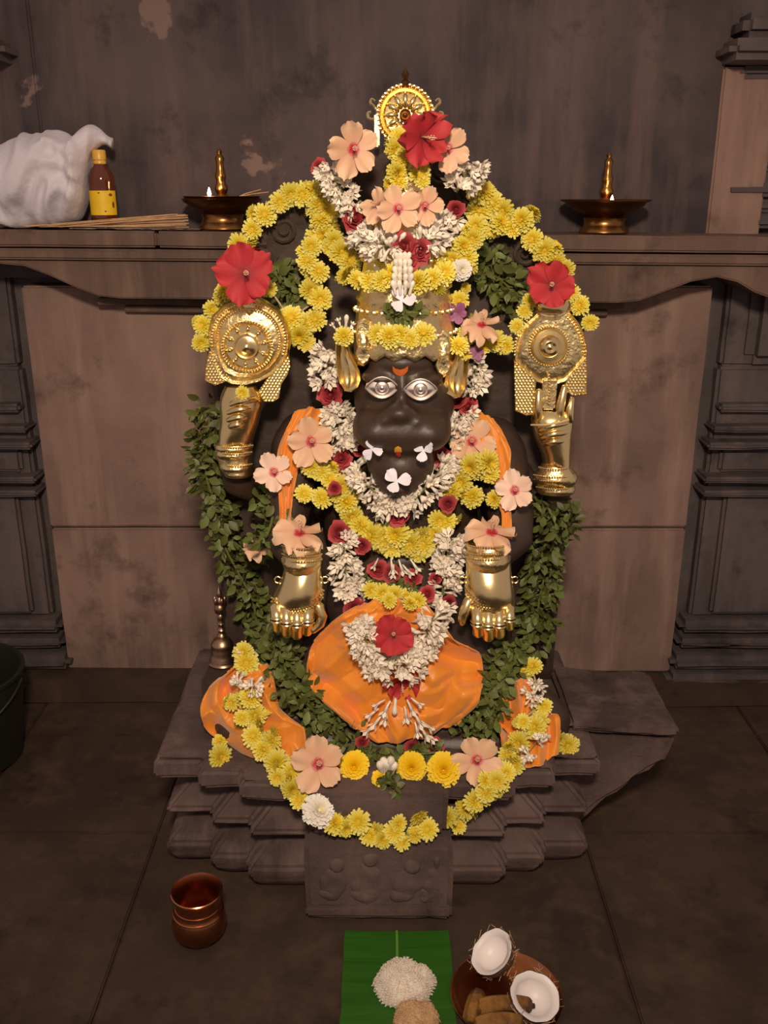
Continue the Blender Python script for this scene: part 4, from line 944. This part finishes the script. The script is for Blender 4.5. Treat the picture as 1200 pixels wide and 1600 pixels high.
for a, b, r, lab in ((566, 1160, 11, 'small dark red rose left of the tuberose sprigs on the pedestal'), (645, 1168, 13, 'small red rose above the middle marigold'), (681, 1165, 13, 'small red rose above the largest marigold')):
    q = hit(a, b, .02, 1.98); o = inst('red_rose', ROSE, None, q, face_q((CAMP-q)+jit(.2)), r*S(b, q.y)); tag(o, lab, 'rose')
# ---------------------------------------------------------------- hibiscus and other single flowers
hib('red_hibiscus', 'large red hibiscus on top of the left discus plate', 383, 428, 45, 'r', lift=.02, Y=2.06, spin=.3)
hib('red_hibiscus', 'red hibiscus on top of the right bell-shaped plate', 862, 446, 40, 'r', Y=2.06, spin=.9)
hib('red_hibiscus', 'half-closed red hibiscus beside the gold wheel', 659, 214, 45, 'r', Y=2.02, facing=(.6, 0, -.1), spin=.2)
hib('red_hibiscus', 'red hibiscus on the orange lap cloth inside the white garland', 614, 992, 34, 'r', lift=.03, spin=.5)
hib('red_hibiscus', 'drooping dark red hibiscus at the bottom tip of the lap garland', 628, 1064, 30, 'r', lift=.03, facing=(0, -.2, -.9), stam=True, spin=.1)
hib('peach_hibiscus', 'peach hibiscus at the top left of the headdress flowers', 553, 233, 43, 'p', Y=2.06, spin=.15)
hib('peach_hibiscus', 'peach hibiscus right of the gold wheel beside the half-closed red one', 700, 232, 36, 'p', Y=2.07, spin=.6)
hib('peach_hibiscus', 'peach hibiscus in the headdress centre, left of two with red eyes', 622, 326, 36, 'p', lift=.06, spin=.3)
hib('peach_hibiscus', 'peach hibiscus in the headdress centre, right of two with red eyes', 664, 322, 33, 'p', lift=.055, spin=.9)
hib('peach_hibiscus', 'peach hibiscus seen from the side next to the left headdress rose', 592, 322, 30, 'p', lift=.05, facing=(-.7, 0, .3), spin=.2)
hib('peach_hibiscus', 'peach hibiscus on the left shoulder over the orange cloth', 486, 690, 40, 'p', lift=.04, spin=.25)
hib('peach_hibiscus', 'peach hibiscus on the right shoulder over the orange cloth', 737, 690, 37, 'p', lift=.04, spin=.7)
hib('pale_hibiscus', 'pale hibiscus at the left elbow beside the orange cloth', 428, 738, 32, 'w', lift=.04, Ymax=2.16, spin=.5)
hib('pale_hibiscus', 'pale hibiscus at the right elbow below the conch hand', 804, 766, 34, 'w', lift=.04, Ymax=2.16, spin=.2)
hib('peach_hibiscus', 'drooping peach hibiscus lying on the left gold cuff', 468, 834, 40, 'd', Y=1.985, facing=(0, .3, 1.1), spin=.3)
hib('peach_hibiscus', 'drooping peach hibiscus lying on the right gold cuff', 768, 832, 42, 'd', Y=1.985, facing=(.1, .3, .9), spin=.1)
hib('peach_hibiscus', 'small peach hibiscus in the basil left of the gold cuff', 403, 850, 28, 'd', lift=.04, Ymax=2.16, facing=(-.5, 0, .8), spin=.4)
hib('peach_hibiscus', 'peach hibiscus seen from the side right of the headdress pendant', 752, 508, 34, 'd', lift=.06, Ymax=2.14, facing=(.1, .2, 1.0), spin=.2)
hib('peach_hibiscus', 'large peach hibiscus on the left of the pedestal edge', 497, 1194, 47, 'p', Ymax=1.86, lift=.065, spin=.1)
hib('peach_hibiscus', 'peach hibiscus on the right of the pedestal edge', 745, 1188, 41, 'p', Ymax=1.88, lift=.06, spin=.45)
hib('purple_blossom', 'small purple blossom above the right ear', 744, 551, 13, 'v', lift=.03, Ymax=2.12, stam=False)
hib('purple_blossom', 'dark purple blossom beside the right of the headdress', 715, 489, 17, 'v', lift=.03, Ymax=2.12, stam=False)
hib('white_blossom', 'white blossom at the base of the bud tuft on the headdress', 628, 470, 23, 'b', lift=.03, Ymax=2.06, stam=False, petals=3, facing=(0, 0, .4))
hib('white_blossom', 'white blossom at the left corner of the idol mouth', 581, 702, 19, 'b', lift=.02, stam=False, petals=3, facing=(.5, 0, 0))
hib('white_blossom', 'white blossom at the right corner of the idol mouth', 662, 704, 19, 'b', lift=.02, stam=False, petals=3, facing=(-.5, 0, 0))
hib('white_blossom', 'white blossom under the idol chin', 620, 752, 22, 'b', lift=.03, stam=False, petals=3, facing=(0, 0, .5))
def sprig(name, label, px, py, items, Ymax, lift, L_, cat='flower'):
    base = hit(px, py, lift, Ymax); g = tag(empty(name, base), label, cat)
    for (dx, dy, ang, l, kind) in items:
        q = P(px+dx, py+dy, base.y-RN.uniform(0, .012)); d = Vector((math.sin(ang), -.25, math.cos(ang)))
        inst('floret', FLORET if kind else BUD, g, q-base, face_q(d), (L_*l*(1.3 if kind else 2.0), L_*l*(1.3 if kind else 2.0), L_*l))
    return g
sprig('tuberose_tuft', 'upright cone of white tuberose buds on the headdress front', 629, 470, [((k % 4-1.5)*(7-.9*(k//4)), -8-11*(k//4), (k % 4-1.5)*.16, 1, 0) for k in range(20)], 2.06, .03, .034)
sprig('tuberose_buds', 'white tuberose buds sticking up behind the flower on the left ear tip', 537, 514, [(-10, 4, -.6, .9, 1), (-4, 0, -.25, 1, 1), (3, 0, .1, 1.3, 0), (8, 3, .5, .9, 1)], 2.07, .006, .026)
sprig('tuberose_sprig', 'white tuberose sprig with open florets spreading left below the lap', 618, 1085, [(-8, 10, 3.6, 1.2, 1), (-20, 30, 3.8, 1.3, 1), (-12, 22, 3.4, 1.2, 1), (-30, 45, 4.0, 1.2, 1), (-16, 8, 4.2, 1, 1), (0, 5, 3.2, 1.2, 0), (-26, 22, 4.1, 1.1, 1)], 1.98, .03, .036)
sprig('tuberose_sprig', 'white tuberose sprig with open florets spreading right below the lap', 628, 1088, [(8, 5, 2.7, 1.2, 1), (18, 25, 2.6, 1.3, 1), (26, 45, 2.5, 1.3, 1), (34, 55, 2.3, 1.1, 1), (20, 40, 2.9, 1.1, 1), (4, 15, 3.0, 1.2, 1), (14, 2, 2.2, 1.0, 1), (30, 38, 2.2, 1.1, 1)], 1.98, .03, .036)
sprig('tuberose_sprig', 'white tuberose sprig hanging over the three roses at the waist', 615, 872, [(-24, 0, 3.6, 1, 1), (-4, 0, 3.0, 1.3, 1), (8, 2, 2.8, 1.3, 1), (26, 2, 2.5, 1.2, 1), (0, 10, 3.2, 1.1, 1), (14, 10, 2.4, 1.2, 1)], 2.05, .03, .032)
sprig('closed_white_bud', 'closed white hibiscus bud standing between the marigolds', 605, 1212, [(-3, 0, -.08, 1.2, 0), (2, 0, .1, 1.25, 0), (6, 2, .2, 1.0, 0), (-6, 2, -.2, 1.05, 0), (0, 3, 0, 1.2, 0)], 1.86, .02, .05)
# ---------------------------------------------------------------- things on the shelf
SZ = lambda x: 1.495 - x*math.tan(math.radians(.5)) + .001
def lamp(cx, rimy, label, flame_px, r_dish):
    Yl = 2.735
    x = P(cx, rimy, Yl).x; z0 = SZ(x); o = tag(empty('oil_lamp', (x, Yl, z0)), label, 'lamp', 'brass oil lamps on the stone ledge')
    MB().lathe([(.066, 0), (.070, .004), (.068, .012), (.060, .02), (.056, .032), (.060, .042), (.050, .048)], 40).build('base', M_brass, o)
    MB().lathe([(.045, .046), (.055, .05), (.085, .062), (.105, .074), (.112, .083), (r_dish, .087), (r_dish+.001, .091), (.108, .090), (.09, .078), (.05, .068), (.001, .066)], 48, cap=False).build('dish', M_brassd, o)
    MB().lathe([(.018, .066), (.019, .09), (.013, .096), (.017, .104), (.019, .112), (.014, .122), (.0125, .132), (.0155, .139), (.0155, .146), (.0115, .155), (.0105, .178), (.013, .188), (.010, .194), (.006, .20), (.008, .206), (.002, .214)], 24).build('stem', M_brass, o)
    fp = P(flame_px[0], flame_px[1], Yl-.075)-Vector(o.location)
    MB().tube([fp+Vector((.03, .03, -.03)), fp+Vector((.012, .012, -.016)), fp+Vector((0, 0, -.008))], .003, 6).build('wick', M_wick, o)
    f = MB().lathe([(.001, -.008), (.0045, -.003), (.005, .002), (.003, .010), (.0004, .017)], 12, Matrix.Translation(fp)).build('flame', M_flame, o)
    l = bpy.data.lights.new('flame_light', 'POINT'); l.energy = .35; l.color = (1, .55, .25); l.shadow_soft_size = .012
    lo = bpy.data.objects.new('flame_light', l); COL.objects.link(lo); lo.parent = o; lo.location = fp+Vector((0, -.012, .02))
    return o
lamp(347, 318, 'brass oil lamp on the ledge beside the incense sticks', (327, 303), .100)
lamp(946, 323, 'brass oil lamp with a wide dish on the ledge at the right', (956, 315), .124)
# bottle
bx = P(160, 300, 2.72); bz = SZ(bx.x)
bt = tag(empty('syrup_bottle', (bx.x, 2.72, bz)), 'amber syrup bottle with yellow label and cap beside the white bundle', 'bottle')
MB().lathe([(.030, 0), (.035, .004), (.0355, .012), (.034, .018), (.0355, .024), (.0355, .105), (.0345, .115), (.036, .125), (.034, .142), (.026, .158), (.017, .166), (.0155, .172)], 40).build('body', M_amber, bt)
lab = MB(); vs = []
for j in range(2):
    for i in range(25):
        a = PI*1.12+PI*.86*i/24; vs.append((.0363*math.cos(a), .0363*math.sin(a), .038+.064*j))
lb = lab.add(vs, [(i, i+1, 26+i, 25+i) for i in range(24)]).build('label', M_label, bt)
for (a, z, rx_, rz_) in ((PI*1.78, .091, .006, .004), (PI*1.62, .048, .003, .002), (PI*1.84, .065, .004, .009), (PI*1.5, .096, .003, .002)):
    c = Vector((.0366*math.cos(a), .0366*math.sin(a), z)); t = Vector((-math.sin(a), math.cos(a), 0))
    MB().add([c+t*rx_*math.cos(k*PI/5)+Vector((0, 0, rz_*math.sin(k*PI/5))) for k in range(10)], [tuple(range(10))]).build('print_mark', M_dark, lb)
MB().lathe([(.0155, .170), (.0175, .172), (.0175, .178), (.0165, .180), (.0185, .182), (.0185, .204), (.0165, .207)], 28).build('cap', M_cap, bt)
# white cloth bundle: a lofted, creased sack lying on the ledge
tops = [(-70, 262), (-35, 250), (0, 236), (25, 222), (50, 213), (72, 206), (90, 203), (104, 208), (115, 216), (128, 210), (142, 202), (156, 204), (166, 212), (177, 221)]
bots = [(-70, 353), (-35, 354), (0, 352), (25, 353), (50, 352), (72, 350), (90, 348), (104, 346), (115, 344), (128, 338), (137, 300), (143, 246), (158, 226), (176, 226)]
vs = []; fs = []; ns = 64; nr = 0
TT = catmull([Vector((a, b, 0)) for a, b in tops], 9); BB = catmull([Vector((a, b, 0)) for a, b in bots], 9)
for i, (t, b) in enumerate(zip(TT, BB)):
    pt_, pb = P(t.x, t.y, 2.74), P(b.x, min(b.y, 351), 2.74); c = (pt_+pb)/2; h = (pt_.z-pb.z)/2; dep = min(.085, .6*h+.008)
    for k in range(ns):
        a = 2*PI*k/ns; d = Vector((0, -math.cos(a)*dep, math.sin(a)*h)); p = Vector((c.x+(pt_.x-pb.x)/2*math.sin(a), c.y, c.z))+d
        q = Vector((p.x*11-p.z*3, p.z*9+p.x*4+2, 3.3)); wv = noise.noise(q*.5)
        f = (1-2*abs(noise.noise(q+Vector((wv, wv*2, 0)))))*.034+(1-2*abs(noise.noise(q*1.9+Vector((4, wv*3, 0)))))*.016
        p += Vector((0, -1, 0))*f*max(.1, math.cos(a)+.2)+Vector((0, 0, 1))*f*.3*math.sin(a)
        p.z = max(p.z, SZ(p.x)+.001); vs.append(p)
    nr += 1
fs = [(i*ns+k, i*ns+(k+1) % ns, (i+1)*ns+(k+1) % ns, (i+1)*ns+k) for i in range(nr-1) for k in range(ns)]+[tuple(range(ns)), tuple((nr-1)*ns+k for k in range(ns))]
o0 = Vector((-.9, 2.74, SZ(-.9)))
wb = MB().add([p-o0 for p in vs], fs).build('cloth_bundle', M_white, auto=False); wb.location = o0
wb.data.materials[0] = M_white; tag(wb, 'crumpled white cloth bundle at the left end of the stone ledge', 'bundle')
# incense sticks on a plastic wrapper
wr = MB(); vs = []
for j in range(9):
    for i in range(31):
        a = P(110+200*i/30, 352, 2.66); y = 2.645+.055*j/8
        vs.append((a.x+.01*j/8, y+.006*math.sin(i*.9), SZ(a.x)+.003+.004*abs(noise.noise(Vector((i*.35, j*.7, 2))))))
wr.add(vs, [(j*31+i, j*31+i+1, (j+1)*31+i+1, (j+1)*31+i) for j in range(8) for i in range(30)])
wo = wr.build('plastic_wrapper', M_foil, auto=False); tag(wo, 'crinkled clear plastic wrapper under the incense sticks', 'wrapper')
for k in range(24):
    t = k/23; xa = P(RN.uniform(40, 120), 350, 2.68).x; xb = P(RN.uniform(272, 300), 335, 2.68).x
    za = SZ(xa)+.006+RN.uniform(0, .003); zb = SZ(xb)+.008+.036*RN.random(); ya = 2.652+.05*RN.random(); yb = 2.655+.04*t
    A = Vector((xa, ya, za)); B = Vector((xb, yb, zb)); e = tag(empty('incense_stick', A), 'thin tan incense stick in the loose bundle on the stone ledge', 'incense stick', 'incense sticks lying on the ledge')
    m_ = A.lerp(B, .5)
    MB().tube([(0, 0, 0), m_-A, B-A], .0014, 5).build('stick', M_stick, e)
    if k % 3 == 0:
        MB().tube([A.lerp(B, .55)-A, A.lerp(B, .97)-A], .0019, 5).build('paste', M_stick, e)
for k, (a, b, c, d) in enumerate(((362, 312, 408, 296), (360, 311, 420, 300), (366, 313, 400, 303))):
    A = P(a, b, 2.72); B = P(c, d, 2.74); e = tag(empty('twig', A), 'thin dry twig laid across the dish of the lamp beside the incense', 'twig', 'twigs in the lamp dish')
    MB().tube([(0, 0, 0), (B-A)*.5+Vector((0, 0, .003)), B-A], .0013, 5).build('stalk', M_stick, e)
# ---------------------------------------------------------------- bell on the pedestal
bp = PZ(349, 1035, .417); bl = tag(empty('hand_bell', (bp.x, bp.y, .417)), 'bronze hand bell with a figured handle standing left of the idol', 'bell')
k_ = S(1000, bp.y)
MB().lathe([(r*k_, z*k_*1.06) for r, z in ((23, 0), (24, 2), (22.5, 4), (21.5, 6), (21.5, 8), (20.5, 9.5), (20.5, 11), (19.5, 12.5), (19, 18), (18, 24), (17.5, 28), (18, 30), (17, 33), (13, 39), (7, 43))], 36).build('bell_body', M_bronze, bl)
MB().lathe([(r*k_, z*k_*1.06) for r, z in ((6, 42), (8, 45), (5, 48), (4.5, 51), (6.5, 54), (4.5, 57), (4.2, 61), (6, 64), (4.5, 67), (5.2, 72), (5.5, 77), (4, 79), (8, 82), (9, 88), (8, 93), (6, 95))], 20).build('handle', M_bronze, bl)
hf = MB().lathe([(r*k_, z*k_*1.06) for r, z in ((4, 94), (6, 98), (5, 102), (3, 106), (4.5, 110), (4, 114), (1.5, 119), (.3, 124))], 14)
for a in range(5):
    an = a*2*PI/5+.3; hf.ell((math.cos(an)*8*k_, math.sin(an)*8*k_, 101*k_*1.06), 3*k_, 3*k_, 6*k_, 8, 6)
hf.build('handle_figure', M_bronze, bl)
# ---------------------------------------------------------------- bucket, pot, offerings on the floor
bk = PZ(-52, 1182, 0); bu = tag(empty('bucket', (bk.x, bk.y, .003)), 'dark plastic bucket cut by the left edge of the picture', 'bucket')
MB().lathe([(.155, 0), (.162, .004), (.190, .27), (.197, .272), (.197, .282), (.186, .282), (.158, .012), (.001, .010)], 48).build('body', M_bucket, bu)
MB().tube([Vector((.198*math.cos(a), .198*math.sin(a), 0.262-.10*math.sin(a*1.0+PI))) for a in [PI+PI*k/24 for k in range(25)]], .004, 6).build('handle', M_bucket, bu)
pp = PZ(312, 1468, 0); pt = tag(empty('copper_pot', (pp.x, pp.y+.01, .001)), 'small copper water pot on the floor left of the pedestal', 'pot')
MB().lathe([(.030, 0), (.042, .004), (.056, .020), (.061, .038), (.060, .056), (.0565, .070), (.053, .077), (.051, .084), (.0505, .10), (.052, .115), (.0555, .124), (.0575, .127), (.0555, .129), (.050, .116), (.047, .10), (.047, .084), (.052, .06), (.054, .04), (.04, .012), (.001, .008)], 48).build('vessel', M_copper, pt)
MB().tube([Vector((.055*math.cos(a), .055*math.sin(a), .0735)) for a in [2*PI*k/40 for k in range(41)]], .0022, 6).build('shoulder_ring', M_copper, pt)
MB().tube([Vector((.0513*math.cos(a), .0513*math.sin(a), .090)) for a in [2*PI*k/40 for k in range(41)]], .0016, 6).build('neck_ring', M_copper, pt)
# banana leaf
L0 = PZ(536, 1458, .004); L1 = PZ(704, 1458, .004)
bf = tag(empty('banana_leaf', ((L0.x+L1.x)/2, 1.5, .004)), 'cut green banana leaf laid on the floor before the pedestal', 'leaf')
for sx in (-1, 1):
    vs = []
    for j in range(40):
        for i in range(9):
            x = sx*.118*i/8; y = .19-.62*j/39
            z = .002+.008*(i/8)**2*(.5+.5*noise.noise(Vector((j*.2, sx*3, 1))))+.0015*math.sin(j*2.1)*(i/8)
            vs.append((x*(1+.02*noise.noise(Vector((j*.4, i*.2, sx)))), y, z))
    MB().add(vs, [(j*9+i, j*9+i+1, (j+1)*9+i+1, (j+1)*9+i) for j in range(39) for i in range(8)]).build('leaf_half', M_banana, bf, auto=False)
MB().tube([(0, .19, .003), (0, -.1, .003), (0, -.43, .003)], [.003, .004, .005], 6).build('midrib', M_rib, bf)
# rice mounds
def mound(name, label, px, py, rx, ry, h, m, seed, grains):
    c = PZ(px, py, .008); mb = MB(); n, k_ = 40, 16; vs = []
    for j in range(k_+1):
        t = j/k_
        for i in range(n):
            a = 2*PI*i/n; e = 1+.16*noise.noise(Vector((math.cos(a)*1.6, math.sin(a)*1.6, seed)))
            r = math.sin(t*PI/2)*e; z = h*math.cos(t*PI/2)**.8
            v = Vector((rx*r*math.cos(a), ry*r*math.sin(a), z)); q = v*60+Vector((seed, 0, 0))
            v += Vector((v.x, v.y, v.z+.01)).normalized()*.006*noise.noise(q)*(1 if z > .001 else .3); v.z = max(v.z, 0); vs.append(v)
    fs = [(j*n+i, j*n+(i+1) % n, (j+1)*n+(i+1) % n, (j+1)*n+i) for j in range(k_) for i in range(n)]
    mb.add(vs, fs); rnd = random.Random(seed)
    for _ in range(grains):
        v = rnd.choice(vs); d = Vector((rnd.uniform(-1, 1), rnd.uniform(-1, 1), rnd.uniform(-.4, .6))).normalized()*.0035
        p = v+Vector((v.x, v.y, v.z)).normalized()*.0012
        mb.tube([p-d, p, p+d], [.0006, .0014, .0006], 4)
    o = mb.build(name, m, auto=False); o.location = (c.x, c.y, .009); tag(o, label, 'rice', kind='stuff'); return o
mound('rice_mound', 'mound of white cooked rice on the banana leaf', 632, 1545, .062, .05, .055, M_rice, 2.0, 1400)
mound('sweet_rice_mound', 'smaller mound of tan sweetened rice on the banana leaf', 650, 1596, .046, .04, .03, M_rice2, 5.0, 900)
# plate with coconut halves and plantains
pc = PZ(790, 1562, 0); pl = tag(empty('offering_plate', (pc.x, pc.y, .001)), 'round dark copper plate holding broken coconut', 'plate')
MB().lathe([(.085, 0), (.10, .003), (.114, .016), (.117, .017), (.112, .014), (.098, .006), (.001, .005)], 56).build('dish', M_copper, pl)
def coconut(label, px, py, z, rad, nrm, ragged):
    c = PZ(px, py, z); q = face_q(Vector(nrm), .4); o = tag(empty('coconut_half', c), label, 'coconut', 'broken coconut halves on the plate'); o.rotation_mode = 'QUATERNION'; o.rotation_quaternion = q
    n = 36; mb = MB(); vs = []; fl_ = []
    rim = [1+.03*math.sin(2*PI*k/n*2+ragged)+.025*noise.noise(Vector((math.cos(2*PI*k/n)*2, math.sin(2*PI*k/n)*2, ragged)))+.012*math.sin(2*PI*k/n*9+ragged) for k in range(n)]
    def dome(r0, rows, zs=1):
        out = []
        for j in range(rows+1):
            t = j/rows
            for k in range(n):
                a = 2*PI*k/n; rr = r0*math.cos(t*PI/2)
                out.append((rr*math.cos(a)*(1+(rim[k]-1)*(1-t)), rr*math.sin(a)*(1+(rim[k]-1)*(1-t)), -r0*zs*math.sin(t*PI/2)+(rim[k]-1)*r0*.6*(1-t)))
        return out
    f = lambda rows: [(j*n+k, j*n+(k+1) % n, (j+1)*n+(k+1) % n, (j+1)*n+k) for j in range(rows) for k in range(n)]
    MB().add(dome(rad, 10), f(10)).build('shell', M_husk, o, auto=False)
    A_ = dome(rad*.97, 1)[:n]; B_ = dome(rad*.74, 8, .85)
    fm = MB().add(A_+[(x, y, z_-.003) for x, y, z_ in B_], [(k, (k+1) % n, n+(k+1) % n, n+k) for k in range(n)]+[tuple(i+n for i in q_) for q_ in f(8)])
    fm.build('flesh', M_flesh, o, auto=False)
    fb = MB(); rnd = random.Random(int(px))
    for _ in range(90):
        a = rnd.uniform(0, 6.28); t = rnd.uniform(.05, .8); d0 = Vector((math.cos(a)*math.cos(t*PI/2), math.sin(a)*math.cos(t*PI/2), -math.sin(t*PI/2)))
        d1 = (d0+Vector((rnd.uniform(-.5, .5), rnd.uniform(-.5, .5), rnd.uniform(-.1, .5)))).normalized()
        fb.tube([d0*rad, (d0+d1)*.5*rad*1.06, d1*rad*rnd.uniform(1.04, 1.2)], .0007, 3)
    fb.build('fibre', M_stick, o)
    return o
coconut('coconut half tilted upright at the back of the plate', 768, 1487, .075, .050, (-.55, -.22, .80), 1.0)
coconut('coconut half facing up at the front right of the plate', 836, 1556, .055, .052, (.22, -.38, .88), 2.6)
for a, b, c, d, lab in ((735, 1578, 830, 1572, 'browned plantain piece lying across the plate beside the coconut'), (742, 1604, 815, 1600, 'browned plantain piece at the bottom edge of the picture'), (748, 1556, 735, 1598, 'short browned plantain piece at the left of the plate')):
    A, B = PZ(a, b, .032), PZ(c, d, .032); m_ = (A+B)/2; e = tag(empty('plantain', m_), lab, 'plantain', 'plantain pieces on the plate')
    pts = catmull([A-m_, (A-m_)*.4+Vector((0, .004, .006)), (B-m_)*.4+Vector((0, .004, .006)), B-m_], 4)
    MB().tube(pts, [.010]+[.0175]*(len(pts)-2)+[.012], 7).build('fruit', M_fruit, e)
    MB().tube([B-m_, (B-m_)*1.12], [.006, .005], 6).build('stalk', M_black, e)
